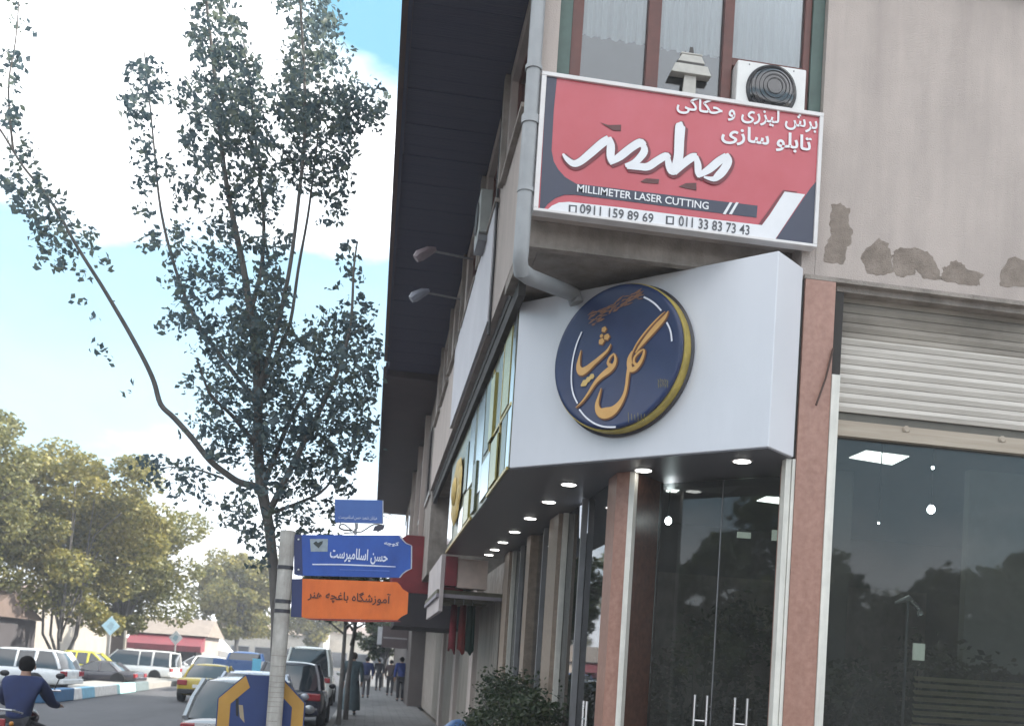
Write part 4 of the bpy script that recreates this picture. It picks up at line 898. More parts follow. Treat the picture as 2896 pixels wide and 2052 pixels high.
board(b1, 'panel', [S4(10,70),(S4(150,75)),(S4(1960,85)),(S4(2010,170)),(S4(2080,240)),(S4(2175,275)),(S4(2170,700)),(S4(2080,735)),(S4(2010,790)),(S4(1950,868)),(S4(80,825)),(S4(10,800))], blue)
board(b1, 'edge_strip', [S4(2177,275),S4(2200,285),S4(2195,700),S4(2173,700)], edge_m, 0.03, -0.003)
board(b1, 'corner_edge', [S4(1965,88),S4(1992,88),S4(2035,165),S4(2095,228),S4(2190,268),S4(2176,274),S4(2082,238),S4(2012,168)], edge_m, 0.004, -0.004)
board(b1, 'corner_edge', [S4(2172,702),S4(2192,702),S4(2095,752),S4(2030,800),S4(1975,872),S4(1952,868),S4(2012,792),S4(2082,737)], edge_m, 0.004, -0.004)
board(b1, 'dark_side', [S4(10,72),S4(150,77),S4(170,815),S4(12,799)], dkblue, 0.004, -0.004)
board(b1, 'emblem_plate', [S4(305,150),S4(640,150),S4(630,385),S4(320,385)], pm('emblem_plate', (0.25, 0.30, 0.34), 0.6, var=0.15, scale=20), 0.003, -0.003)
board(b1, 'emblem', [S4(365,235),S4(420,190),S4(455,225),S4(500,200),S4(545,190),S4(535,240),S4(490,290),S4(465,325),S4(430,290)], pm('emblem_dark', (0.03, 0.04, 0.04), 0.6), 0.003, -0.006)
swt = pm('street_sign_white', (0.62, 0.66, 0.78), 0.5)
def line(o, name, s, a, b, h, mat, fn, bold=0.0):
    a = fn(*a); b = fn(*b); z_ = (a[2]+b[2])/2; a[2] = b[2] = z_
    return lettering(name, s, a, b, h/6.549*0.00294, (0, -1, 0), mat, o, lift=0.005, bold=bold)
line(b1, 'street_name', persian('حسن اسلامپرست'), (665,600), (1735,640), 290, swt, S4, 0.02)
line(b1, 'street_kind', persian('کوچه'), (1675,290), (1950,300), 95, swt, S4, 0.03)
board(b1, 'white_line', [S4(350,610),S4(900,612),S4(1500,636),S4(1890,660),S4(1890,672),S4(1500,660),S4(900,636),S4(350,632)], swt, 0.002, -0.004)
board(b1, 'pale_line', [S4(860,712),S4(1780,738),S4(1780,748),S4(860,724)], pm('pale_blue_line', (0.09, 0.17, 0.5), 0.5), 0.002, -0.004)
b2 = thing('direction_sign', 'orange sign with black Persian writing below the blue street name sign', 'sign', tuple(S(1000, 1750)))
board(b2, 'panel', [S5(165,35),S5(1920,98),S5(1975,150),S5(2020,225),S5(2130,290),S5(2110,680),S5(2010,730),S5(1925,800),S5(250,765),S5(150,745)], orange)
board(b2, 'blue_side', [S5(-30,40),S5(163,36),S5(148,748),S5(-50,740)], dkblue)
board(b2, 'red_edge', [S5(170,768),S5(1950,806),S5(1990,830),S5(1200,840),S5(300,790)], pm('red_edge', (0.20, 0.03, 0.02), 0.5), 0.02, -0.002)
line(b2, 'lettering', persian('آموزشگاه باغچه هنر'), (255,490), (1790,520), 245, pm('sign_ink', (0.05, 0.02, 0.015), 0.6), S5, 0.012)
S6 = lambda x, y: S(920+x/11.46, 1400+y/11.46)
b3 = thing('small_sign', 'small blue rectangular sign on scrolled ironwork above the street name sign', 'sign', tuple(S(1010, 1490)))
board(b3, 'panel', [S6(310,130),S6(1700,150),S6(1850,165),S6(1850,905),S6(310,865)], pm('small_blue', (0.035, 0.09, 0.30), 0.4, col2=(0.05, 0.12, 0.36), scale=5))
board(b3, 'edge_strip', [S6(1852,160),S6(1885,170),S6(1888,910),S6(1852,905)], edge_m, 0.03, -0.003)
sc6 = lambda a, b, h: lettering('lettering', persian('خیابان شهید حسن اسلامپرست'), S6(*a), S6(*b), h/11.46*0.00294, (0, -1, 0), swt, b3, lift=0.004)
sc6((430,790), (1680,830), 150)
iw = MB(); yv = np.array([0, 0.02, 0])
iw.tube([S6(*q)+yv for q in ((430,985),(520,930),(600,920),(690,980),(800,1080),(920,1160),(1010,1200))], 0.006, 6)
iw.tube([S6(*q)+yv for q in ((600,1210),(800,1200),(1000,1195),(1180,1165),(1330,1075),(1450,990),(1560,935),(1700,930),(1850,950))], 0.006, 6)
iw.tube([S6(*q)+yv for q in ((440,1000),(480,1060),(600,1110),(760,1120),(850,1140))], 0.008, 6)
iw.build('scroll_ironwork', pm('iron', (0.06, 0.06, 0.065), 0.6), b3)
board(b3, 'support_block', [S6(950,900),S6(1065,905),S6(1058,1075),S6(965,1075)], grey_metal)
board(b3, 'iron_leaf', [S6(1600,990),S6(1750,950),S6(1930,945),S6(1890,1080),S6(1680,1180),S6(1670,1130),S6(1540,1140)], pm('iron_leaf', (0.05, 0.05, 0.07), 0.6), 0.02, 0.01)
MB().tube([S6(980, 1075)+yv, S6(975, 1260)+yv], 0.012, 8).build('stem', grey_metal, b3)
for b_, pts in ((b1, ((95,160),(95,720))), (b2, ())):
    for q in pts: MB().lathe(S4(*q)+np.array([0, -0.006, 0]), (0, -1, 0), [(0, 0.010), (0.006, 0.007)], 8).build('bolt', steel, b_)
# octagonal blue and yellow board behind the post
S7_ = lambda x, y: P(600+x/7.64, 1880+y/7.64, 1, PY_+0.10)
b4 = thing('octagonal_board', 'octagonal dark blue board with a broad yellow ring low behind the grey sign post', 'sign', (-0.95, PY_+0.1, 0.9))
ctr8 = np.array([-0.855, PY_+0.10, 1.065])
def octp(r, ry=1.0, rot=22.5): return [ctr8+np.array([r*math.cos(R(rot+45*k)), 0, r*ry*math.sin(R(rot+45*k))]) for k in range(8)]
MB().prism(octp(0.385, 0.98), (0, 0.05, 0)).build('backing', pm('board_blue', (0.015, 0.035, 0.13), 0.45, var=0.2, scale=3), b4)
yl = pm('board_yellow', (0.34, 0.18, 0.03), 0.5, col2=(0.44, 0.24, 0.045), scale=4)
oo, oi = octp(0.375, 0.98), octp(0.27, 0.98)
for i in range(8):
    if i in (1, 2): continue
    MB().prism([p+np.array([0, -0.003, 0]) for p in (oo[i], oo[(i+1) % 8], oi[(i+1) % 8], oi[i])], (0, 0.002, 0)).build('yellow_band', yl, b4)
MB().prism([oo[2]+np.array([-0.0, -0.003, 0]), oo[3]+np.array([0, -0.003, 0]), oi[3]+np.array([0, -0.003, 0]), oi[2]+np.array([-0.0, -0.003, 0])], (0, 0.002, 0)).build('yellow_band', yl, b4)
MB().prism([p+np.array([0, -0.004, 0]) for p in octp(0.268, 0.98)]+[], (0, 0.003, 0)).build('blue_field', pm('board_blue', (0.015, 0.035, 0.13), 0.45, var=0.2, scale=3), b4)
MB().prism([S7_(575,850)+[0, -0.006, 0], S7_(665,860)+[0, -0.006, 0], S7_(700,1240)+[0, -0.006, 0], S7_(600,1120)+[0, -0.006, 0]], (0, 0.001, 0)).build('pale_bar', pm('board_pale', (0.30, 0.24, 0.16), 0.6), b4)
MB().prism([S7_(510,720)+[0, -0.0065, 0], S7_(575,700)+[0, -0.0065, 0], S7_(570,1110)+[0, -0.0065, 0], S7_(515,1080)+[0, -0.0065, 0]], (0, 0.001, 0)).build('dark_slot', black_m, b4)
MB().tube([(-0.855, PY_+0.17, -0.02), (-0.855, PY_+0.17, 1.0)], 0.025, 10).build('leg', grey_metal, b4)
# wires from the eave
t = tag(MB().tube([P(1083, 1445, 1, 12), P(1120, 1462, 1, 20), P(1150, 1480, 1, 30)], 0.006, 5).build('wire', black_m), 'thin dark wire between the small blue sign and the eave, upper of two', 'wire', 'wires by the eave')
t = tag(MB().tube([P(1083, 1457, 1, 12), P(1120, 1475, 1, 20), P(1160, 1488, 1, 30)], 0.005, 5).build('wire', black_m), 'thin dark wire between the small blue sign and the eave, lower of two', 'wire', 'wires by the eave')

# ------------------------------------------------------------------ plants by the shopfront
pot_m = pm('terracotta', (0.20, 0.085, 0.05), 0.8)
def shrub(x, y, h, r, seed, label, base=0.0, n=2600, leaf=0.052):
    t = thing('potted_shrub', label, 'plant', (x, y, base), 0, 'potted shrubs along the shop glass')
    MB().lathe((0, 0, 0), (0, 0, 1), [(0, 0.15), (0.30, 0.20), (0.34, 0.215), (0.345, 0.19), (0.30, 0.18)], 20).build('pot', pot_m, t, world=False)
    g = np.random.default_rng(seed); mb = MB()
    for k in range(6): a = g.uniform(0, 6.28); mb.tube([(0, 0, 0.28), (0.3*r*math.cos(a), 0.3*r*math.sin(a), 0.3+h*0.4), (0.7*r*math.cos(a), 0.7*r*math.sin(a), h*0.85)], [0.015, 0.01, 0.004], 5)
    mb.build('stem', bark, t, world=False)
    P_ = []
    for k in range(16):
        d = g.normal(size=3); d /= np.linalg.norm(d); c = np.array([d[0]*r*0.75, d[1]*r*0.75, 0.35+(h-0.35)*(0.55+0.42*d[2])])
        P_.append(c+g.normal(size=(n//16, 3))*r*0.22)
    leaf_mesh('foliage', np.concatenate(P_), leaf, leaf_pot, t, seed=seed, world=False, droop=0.2)
shrub(1.58, 9.6, 1.28, 0.42, 61, 'dark green potted shrub nearest the middle granite pilaster')
shrub(1.62, 10.7, 1.5, 0.45, 62, 'dark green potted shrub second from the middle pilaster')
shrub(1.66, 12.0, 1.5, 0.42, 63, 'tall dark potted shrub between the beige pilasters')
shrub(1.72, 13.3, 1.35, 0.36, 64, 'farthest dark potted shrub on the pavement beside the blue sack')
for k, (x, y, h) in enumerate(((3.5, 8.9, 1.25), (4.6, 9.1, 1.1), (3.0, 9.4, 1.2))):
    shrub(x, y, h, 0.38, 70+k, ['leafy pot plant inside the shop behind the right pilaster', 'leafy pot plant inside the shop beside the slatted blind', 'leafy pot plant inside behind the glass doors'][k], 0.02)
for k, (x, y, h) in enumerate(((3.05, 9.0, 2.1), (3.75, 9.5, 2.3), (3.95, 8.3, 1.9), (4.9, 8.9, 2.2), (5.9, 9.3, 2.0), (2.6, 10.2, 2.0))):
    shrub(x, y, h, 0.5, 80+k, ['tall leafy plant inside behind the left glass door', 'tall leafy plant inside behind the right glass door', 'tall leafy plant close behind the right hand shop window', 'tall leafy plant behind the lamp stand inside the shop', 'tall leafy plant farthest right inside the shop window', 'tall leafy plant inside behind the street side glass'][k], 0.02, 2600, 0.085)
sk = MB(); sk.ball((1.28, 14.1, 0.42), 0.33, 0.36, 0.44, 14, 9)
sk = sk.build('blue_sack', pm('blue_tarp', (0.03, 0.09, 0.27), 0.45, col2=(0.10, 0.22, 0.42), scale=6, bump=0.8, bscale=9), None, smooth=True)
for v in sk.data.vertices:
    v.co.x += 0.05*math.sin(v.co.z*11+v.co.y*7); v.co.y += 0.05*math.sin(v.co.x*13+v.co.z*5); v.co.z = max(0.0, v.co.z*(1.0-0.25*abs(v.co.x-1.28)))
tag(sk, 'crumpled blue plastic sack on the pavement by the potted shrubs', 'sack')
MB_ = MB().box(0.95, 1.45, 17.0, 17.5, 0.0, 0.04).box(0.97, 1.0, 17.02, 17.48, 0.04, 0.45).box(1.40, 1.43, 17.02, 17.48, 0.04, 0.45).box(0.97, 1.43, 17.0, 17.5, 0.452, 0.50)
tag(MB_.build('low_table', pm('low_table_wood', (0.17, 0.12, 0.10), 0.7)), 'low brown table standing before the ribbed shutters', 'table')

# ------------------------------------------------------------------ vehicles
car_glass = pm('car_glass', (0.02, 0.028, 0.035), 0.06, spec=0.8, coat=0.5)
tail_red = pm('tail_red', (0.28, 0.02, 0.025), 0.2, spec=0.7)
plate_m = pm('plate_white', (0.7, 0.7, 0.7), 0.5)
lens_m = pm('lamp_lens', (0.6, 0.62, 0.65), 0.15)
def paint(name, col, metal=0.0): return pm('paint_'+name, col, 0.28, metal=metal, var=0.04, scale=2, coat=0.6)
def car(name, label, cat, loc, rz, Ld, W, H, pmat, kind='sedan', group=None, bump_m=None):
    """front towards +Y"""
    t = thing(name, label, cat, loc, rz, group); h = Ld/2; hw = W/2
    belt = {'sedan': 0.62, 'hatch': 0.62, 'suv': 0.60, 'van': 0.52, 'pickup': 0.56}[kind]*H
    zb = 0.20 if kind != 'suv' else 0.28
    hood = belt-0.02; trunk = belt+0.03 if kind == 'sedan' else belt
    st = [(-h, 0.34*H, trunk-0.10, 0.84), (-h+0.05, zb+0.06, trunk-0.02, 0.93), (-h+0.35, zb, trunk+0.01, 0.985), (-h*0.5, zb-0.02, belt+0.01, 1.0), (0, zb-0.02, belt, 1.0), (h*0.45, zb-0.02, belt-0.02, 1.0), (h*0.7, zb, hood-0.05, 0.985), (h-0.2, zb+0.03, hood-0.16, 0.92), (h-0.03, zb+0.08, hood-0.27, 0.84), (h, 0.34*H, hood-0.33, 0.76)]
    vv = []; ff = []; k = 12
    for (y, z0, z1, wf) in st:
        w_ = hw*wf; q = [(0, z0), (w_*0.86, z0), (w_*0.97, z0+(z1-z0)*0.18), (w_*1.0, z0+(z1-z0)*0.55), (w_*0.96, z0+(z1-z0)*0.88), (w_*0.86, z1), (0, z1+0.012)]
        ring = [(x, y, z) for x, z in q]+[(-x, y, z) for x, z in q[-2:0:-1]]
        vv += ring
    for i in range(len(st)-1):
        for j in range(k): ff.append((i*k+j, i*k+(j+1) % k, (i+1)*k+(j+1) % k, (i+1)*k+j))
    ff += [tuple(range(k))[::-1], tuple(range((len(st)-1)*k, len(st)*k))]
    b_ = MB(); b_.add(vv, ff); body = b_.build('body', pmat, t, world=False, smooth=True, sub=2)
    # cabin
    yb0, yb1, yt0, yt1 = {'sedan': (-h*0.62, h*0.42, -h*0.36, h*0.06), 'hatch': (-h*0.93, h*0.42, -h*0.66, h*0.08), 'suv': (-h*0.96, h*0.40, -h*0.82, h*0.10), 'van': (-h*0.985, h*0.72, -h*0.95, h*0.40), 'pickup': (-h*0.05, h*0.52, h*0.0, h*0.24)}[kind]
    zt = H-0.05; z0 = belt-0.02; wb, wt = hw*0.88, hw*0.70
    rings = [(z0, wb, yb0, yb1), ((z0+zt)/2, (wb+wt)/2+0.02, (yb0+yt0)/2-0.03*(1 if kind != 'van' else 0), (yb1+yt1)/2+0.02), (zt, wt, yt0, yt1)]
    c8 = []
    for (z, w_, a, b) in rings: c8 += [(-w_, a+0.06, z), (-w_*0.9, a, z), (w_*0.9, a, z), (w_, a+0.06, z), (w_, b-0.08, z), (w_*0.86, b, z), (-w_*0.86, b, z), (-w_, b-0.08, z)]
    f8 = [(i*8+j, i*8+(j+1) % 8, (i+1)*8+(j+1) % 8, (i+1)*8+j) for i in range(2) for j in range(8)]
    g_ = MB(); g_.add(c8, f8); g_.build('windows', car_glass, t, world=False, smooth=True)
    rf_ = MB(); a, b = yt0, yt1; nn_ = 7
    gv = []
    for i in range(nn_):
        for j in range(nn_):
            u, v_ = i/(nn_-1)*2-1, j/(nn_-1)*2-1
            gv.append((wt*1.02*u*(1-0.04*v_*v_), (a+b)/2+(b-a)/2*1.03*v_*(1-0.04*u*u), zt-0.02+0.07*(1-u**4)*(1-v_**4)+0.012*(1-u*u)))
    rf_.add(gv, [(i*nn_+j, (i+1)*nn_+j, (i+1)*nn_+j+1, i*nn_+j+1) for i in range(nn_-1) for j in range(nn_-1)])
    ro = rf_.build('roof', pmat, t, world=False, smooth=True); sd_ = ro.modifiers.new('solid', 'SOLIDIFY'); sd_.thickness = 0.04
    for s in (-1, 1):
        MB().tube([(s*wb*0.97, yb0+0.03, z0), (s*((wb+wt)/2+0.02)*0.975, rings[1][2]+0.03, rings[1][0]), (s*wt*0.97, yt0+0.03, zt)], 0.045, 6).build('pillar', pmat, t, world=False, smooth=True)
        MB().tube([(s*wb*0.93, yb1-0.03, z0), (s*((wb+wt)/2+0.02)*0.94, rings[1][3]-0.03, rings[1][0]), (s*wt*0.94, yt1-0.03, zt)], 0.035, 6).build('pillar', pmat, t, world=False, smooth=True)
        ym = (yb0+yb1)/2-0.1
        MB().tube([(s*(wb+0.005), ym, z0), (s*((wb+wt)/2+0.025), ym, rings[1][0]), (s*(wt+0.005), ym, zt)], 0.035, 6).build('pillar', pmat, t, world=False, smooth=True)
        if kind in ('suv', 'van', 'hatch'): ym2 = yb0+(yb1-yb0)*0.27; MB().tube([(s*(wb+0.005), ym2, z0), (s*((wb+wt)/2+0.025), ym2, rings[1][0]), (s*(wt+0.005), ym2, zt)], 0.05, 6).build('pillar', pmat, t, world=False, smooth=True)
    for s in (-1, 1):
        for y in (-h*0.62, h*0.60):
            wh = MB(); wr = 0.30 if kind != 'suv' else 0.34
            wh.lathe((s*(hw-0.19), y, wr), (s, 0, 0), [(0, wr*0.7), (0.0, wr*0.95), (0.03, wr), (0.17, wr), (0.2, wr*0.94), (0.2, wr*0.7)], 20)
            w0 = wh.build('wheel', rubber, t, world=False, smooth=True)
            rm = MB(); rm.lathe((s*(hw-0.02), y, wr), (s, 0, 0), [(0, wr*0.68), (0.016, wr*0.64), (0.008, wr*0.3), (0.02, wr*0.12)], 16); rm.build('rim', steel, w0, world=False)
        tl = MB(); tl.obox((s*hw*0.70, -h+0.035, trunk-0.16), (1, 0, 0), (0, 1, 0), (0, 0, 1), hw*0.19, 0.05, 0.085); tl.build('tail_light', tail_red, t, world=False, bevel=0.02)
        hl = MB(); hl.obox((s*hw*0.60, h-0.05, hood-0.36), (1, 0, 0), (0, 1, 0), (0, 0, 1), hw*0.16, 0.05, 0.06); hl.build('headlight', lens_m, t, world=False, bevel=0.02)
        mr_ = MB(); mr_.ball((s*(hw+0.07), yb1-0.35, belt+0.05), 0.09, 0.06, 0.07, 10, 6); mr_.build('mirror', pmat, t, world=False, smooth=True)
    MB().box(-0.24, 0.24, -h-0.012, -h+0.05, trunk-0.32, trunk-0.21).build('number_plate', plate_m, t, world=False)
    bp_ = MB(); bp_.box(-hw*0.86, hw*0.86, -h-0.03, -h+0.12, zb+0.08, zb+0.24); bp_.build('rear_bumper', bump_m or pmat, t, world=False, bevel=0.03)
    bp_ = MB(); bp_.box(-hw*0.8, hw*0.8, h-0.12, h+0.03, zb+0.06, zb+0.22); bp_.build('front_bumper', bump_m or pmat, t, world=False, bevel=0.03)
    if kind == 'pickup':
        bb = MB(); zz = belt+0.02; tpz = belt+0.42
        bb.box(-hw, hw, -h, -h+0.05, zz, tpz); bb.box(-hw, -hw+0.05, -h+0.053, -0.12, zz, tpz); bb.box(hw-0.05, hw, -h+0.053, -0.12, zz, tpz)
        for k_ in range(4): bb.box(-hw-0.012, hw+0.012, -h-0.012, -h-0.002, zz+0.03+k_*0.10, zz+0.07+k_*0.10)
        bb.build('cargo_bed', pmat, t, world=False)
    return t
RZ = -0.12
silver = paint('silver', (0.42, 0.43, 0.45), 0.35)
c1 = car('parked_car', 'silver parked car with red tail lights nearest the octagonal board', 'car', (-1.70, 15.4, RZ), R(1.0), 4.0, 1.54, 1.35, silver, 'hatch', 'cars parked along the kerb')
MB().box(-0.50, 0.50, -2.03, -1.995, 0.72, 0.765).build('chrome_strip', steel, c1, world=False)
car('parked_car', 'pale blue grey parked car right in front of the nearest silver one', 'car', (-2.10, 20.0, RZ), R(1), 4.2, 1.62, 1.36, paint('pale', (0.50, 0.53, 0.60), 0.2), 'sedan', 'cars parked along the kerb')
car('parked_car', 'dark blue black parked car just right of the grey sign post', 'car', (-1.80, 25.6, RZ), 0, 4.2, 1.7, 1.56, paint('black', (0.016, 0.018, 0.035)), 'suv', 'cars parked along the kerb')
car('parked_van', 'white parked van with a large pale rear window beyond the dark parked car', 'van', (-2.1, 38, RZ), 0, 4.8, 1.8, 2.05, paint('white', (0.72, 0.75, 0.73)), 'van')
taxi = car('taxi', 'yellow taxi with dark bumper driving away behind the silver parked car', 'car', (-5.15, 34.8, RZ), R(-2), 4.2, 1.62, 1.24, paint('taxi', (0.45, 0.33, 0.03)), 'sedan', None, black_m)
tr = car('pickup_truck', 'blue pickup truck with ribbed cargo bed beyond the yellow taxi', 'truck', (-5.2, 43.5, RZ), 0, 5.0, 1.85, 1.72, paint('truck_blue', (0.03, 0.10, 0.28)), 'pickup')
MB().box(0.60, 0.945, -2.53, -2.515, 0.98, 1.48).build('cyan_panel', pm('cyan_panel', (0.12, 0.42, 0.60), 0.5), tr, world=False)
car('sedan_car', 'white sedan coming up between the median end and the yellow taxi', 'car', (-7.35, 48, RZ), R(182), 4.4, 1.7, 1.42, paint('white2', (0.78, 0.78, 0.76)), 'sedan', 'white cars across the junction')
car('estate_car', 'white estate car side on at the left edge, behind the motorcyclist', 'car', (-11.35, 33.4, RZ), R(82), 4.4, 1.72, 1.40, paint('white3', (0.66, 0.68, 0.70)), 'suv', 'white cars across the junction')
car('white_van', 'long white van side on beyond the painted median blocks', 'van', (-11.1, 50.5, RZ), R(80), 3.9, 1.7, 1.50, paint('white4', (0.80, 0.80, 0.78)), 'van')
car('sedan_car', 'white saloon nose to tail with the long white van', 'car', (-8.9, 54.5, RZ), R(88), 4.0, 1.7, 1.38, paint('white5', (0.78, 0.79, 0.80)), 'sedan', 'white cars across the junction')
car('yellow_car', 'bright yellow car half hidden by the white estate car', 'car', (-12.5, 44.0, RZ), R(86), 3.8, 1.6, 1.32, paint('yellow', (0.62, 0.55, 0.04)), 'hatch', None, black_m)
car('dark_car', 'low dark sedan stopped just behind the light blue median block', 'car', (-10.7, 42.0, RZ), R(84), 3.4, 1.6, 1.0, paint('dark', (0.05, 0.045, 0.055)), 'sedan')

# ------------------------------------------------------------------ painted median
MB_ = MB().box(-10.6, -8.55, 28.6, 60, -0.119, 0.10)
structure('median', MB_, pm('median_top', (0.30, 0.29, 0.27), 0.9, var=0.15))
for k, (y0, y1, c_, lb) in enumerate(((27.9, 30.4, (0.045, 0.14, 0.28), 'deep blue rounded end block of the painted median'), (30.42, 31.3, (0.72, 0.72, 0.72), 'white median block next to the deep blue end'), (31.32, 32.7, (0.22, 0.46, 0.62), 'light blue median block between two white ones'),
                                      (32.72, 35.5, (0.74, 0.73, 0.72), 'long white block in the middle of the median'), (35.52, 38.2, (0.36, 0.60, 0.62), 'pale turquoise median block'), (38.22, 40.4, (0.13, 0.17, 0.18), 'dark grey median block at the far end'))):
    mb = MB()
    if k == 0: mb.prism([(-10.4, 28.45, -0.118), (-9.8, 28.0, -0.118), (-9.0, 27.9, -0.118), (-8.55, 28.15, -0.118), (-8.35, 28.7, -0.118), (-8.35, y1, -0.118), (-8.7, y1, -0.118), (-8.7, 28.55, -0.118), (-10.4, 28.55, -0.118)], (0, 0, 0.36))
    else: mb.prism([(-8.35, y0, -0.118), (-8.40, y0, 0.22), (-8.65, y0, 0.22), (-8.70, y0, -0.118)], (0, y1-y0, 0))
    tag(mb.build('kerb_block', pm('kerb_paint%d' % k, c_, 0.8, var=0.15, scale=6, bump=0.2), None, bevel=0.03), lb, 'kerb block', 'painted median kerb blocks')

# ------------------------------------------------------------------ people
skin_m = pm('skin', (0.36, 0.21, 0.15), 0.6, var=0.06)
hair_m = pm('hair', (0.012, 0.011, 0.012), 0.95, spec=0.1)
def skin_obj(name, verts, edges, mat, parent, root=0, loc=None, rz=0):
    me = bpy.data.meshes.new(name); me.from_pydata([v[:3] for v in verts], edges, []); me.materials.append(mat)
    o = bpy.data.objects.new(name, me); COL.objects.link(o)
    if parent: o.parent = parent
    if loc is not None: o.location = loc; o.rotation_euler = (0, 0, rz)
    sk = o.modifiers.new('skin', 'SKIN')
    for i, v in enumerate(verts): me.skin_vertices[0].data[i].radius = (v[3], v[4] if len(v) > 4 else v[3]); me.skin_vertices[0].data[i].use_root = (i == root)
    sk.use_smooth_shade = True
    s = o.modifiers.new('sub', 'SUBSURF'); s.levels = 1; s.render_levels = 2
    return o
def person(label, loc, rz, top, legs, pose='walk', skirt=False, H=1.72, arms=None, hair=hair_m, group=None):
    """faces +Y"""
    s = H/1.72; sit = pose == 'ride'
    st = 0.16 if pose == 'walk' else 0.02
    hip = 0.92*s if not sit else 0.61
    lean = 0.0 if not sit else 0.17
    J = {'pel': (0, 0, hip), 'sp': (0, 0.02+lean*0.4, hip+0.25*s), 'ch': (0, 0.02+lean, hip+0.44*s), 'nk': (0, 0.03+lean, hip+0.57*s), 'hd': (0, 0.05+lean*1.1, hip+0.68*s), 'tp': (0, 0.04+lean*1.1, hip+0.78*s)}
    for sd, m in ((-1, 'l'), (1, 'r')):
        J[m+'sh'] = (sd*0.19*s, 0.01+lean, hip+0.49*s)
        if sit:
            J[m+'hp'] = (sd*0.11, 0.0, hip-0.03); J[m+'kn'] = (sd*0.26, 0.36, hip-0.10); J[m+'an'] = (sd*0.22, 0.16, hip-0.50); J[m+'to'] = (sd*0.23, 0.32, hip-0.55)
            J[m+'el'] = (sd*0.29, 0.22+lean, hip+0.26); J[m+'wr'] = (sd*0.30, 0.48+lean, hip+0.22); J[m+'hn'] = (sd*0.30, 0.56+lean, hip+0.21)
        else:
            J[m+'hp'] = (sd*0.09*s, 0, hip-0.05); J[m+'kn'] = (sd*0.10*s, 0.04+sd*st*0.6, 0.49*s); J[m+'an'] = (sd*0.10*s, sd*st-0.02, 0.09*s); J[m+'to'] = (sd*0.11*s, sd*st+0.12, 0.035)
            sw = -sd*st*0.9
            J[m+'el'] = (sd*0.25*s, -0.02+sw*0.4, hip+0.22*s); J[m+'wr'] = (sd*0.25*s, 0.06+sw, hip+0.0*s); J[m+'hn'] = (sd*0.24*s, 0.09+sw, hip-0.09*s)
    names = ['pel', 'sp', 'ch', 'nk', 'hd', 'tp', 'lsh', 'lel', 'lwr', 'lhn', 'rsh', 'rel', 'rwr', 'rhn', 'lhp', 'lkn', 'lan', 'lto', 'rhp', 'rkn', 'ran', 'rto']
    rad = {'pel': 0.125, 'sp': 0.105, 'ch': 0.105, 'nk': 0.05, 'hd': 0.088, 'tp': 0.06, 'sh': 0.042, 'el': 0.038, 'wr': 0.032, 'hn': 0.036, 'hp': 0.085, 'kn': 0.058, 'an': 0.04, 'to': 0.035}
    V = [(*J[n], rad[n if n in rad else n[1:]]*s) for n in names]
    ix = {n: i for i, n in enumerate(names)}
    Ed = [('pel','sp'),('sp','ch'),('ch','nk'),('nk','hd'),('hd','tp'),('ch','lsh'),('lsh','lel'),('lel','lwr'),('lwr','lhn'),('ch','rsh'),('rsh','rel'),('rel','rwr'),('rwr','rhn'),('pel','lhp'),('lhp','lkn'),('lkn','lan'),('lan','lto'),('pel','rhp'),('rhp','rkn'),('rkn','ran'),('ran','rto')]
    # fingers and nose belong to the one body
    E2 = [(ix[a], ix[b]) for a, b in Ed]
    for m, sd in (('l', -1), ('r', 1)):
        hx = np.array(J[m+'hn']); wx = np.array(J[m+'wr']); d = hx-wx; d /= np.linalg.norm(d)
        for f in range(4):
            b0 = len(V); q = hx+np.array([0, 0.022*(f-1.5) if not sit else 0, 0])+np.array([0.02*(f-1.5) if sit else 0, 0, 0])+d*0.03
            V += [(*q, 0.0095), (*(q+d*0.035+np.array([0, 0.008, -0.004])), 0.0085), (*(q+d*(0.06-0.006*abs(f-1.2))+np.array([0, 0.02, -0.012])), 0.007)]
            E2 += [(ix[m+'hn'], b0), (b0, b0+1), (b0+1, b0+2)]
        b0 = len(V); q = (hx+wx)/2+np.array([-sd*0.02, 0.03, 0]); V += [(*q, 0.011), (*(q+d*0.04+np.array([-sd*0.01, 0.015, 0])), 0.009)]; E2 += [(ix[m+'wr'], b0), (b0, b0+1)]
    b0 = len(V); hd = np.array(J['hd']); V.append((*(hd+np.array([0, 0.105, -0.005])), 0.016)); E2.append((ix['hd'], b0))
    body = skin_obj('person', V, E2, skin_m, None, 0, loc, rz)
    tag(body, label, 'person', group)
    def sub(keys, pairs, mat, nm, ex):
        vv = [(*J[k], r) for k, r in keys]; ii = {k: i for i, (k, _) in enumerate(keys)}
        return skin_obj(nm, vv, [(ii[a], ii[b]) for a, b in pairs], mat, body, 0)
    tops = [('sp', 0.15*s), ('pel', 0.155*s), ('ch', 0.17*s), ('nk', 0.095*s), ('lsh', 0.098*s), ('lel', 0.062*s), ('lwr', 0.046*s), ('rsh', 0.098*s), ('rel', 0.062*s), ('rwr', 0.046*s)]
    sub(tops, [('sp','pel'),('sp','ch'),('ch','nk'),('ch','lsh'),('lsh','lel'),('lel','lwr'),('ch','rsh'),('rsh','rel'),('rel','rwr')], top, 'jacket', 0)
    if skirt:
        mb = MB(); mb.lathe((0, 0.01, 0.16), (0, 0, 1), [(0, 0.26*s), (0.35, 0.235*s), (0.8, 0.19*s), (1.05*s, 0.17*s), (1.2*s, 0.12*s)], 18); mb.build('long_coat', top, body, world=False, smooth=True)
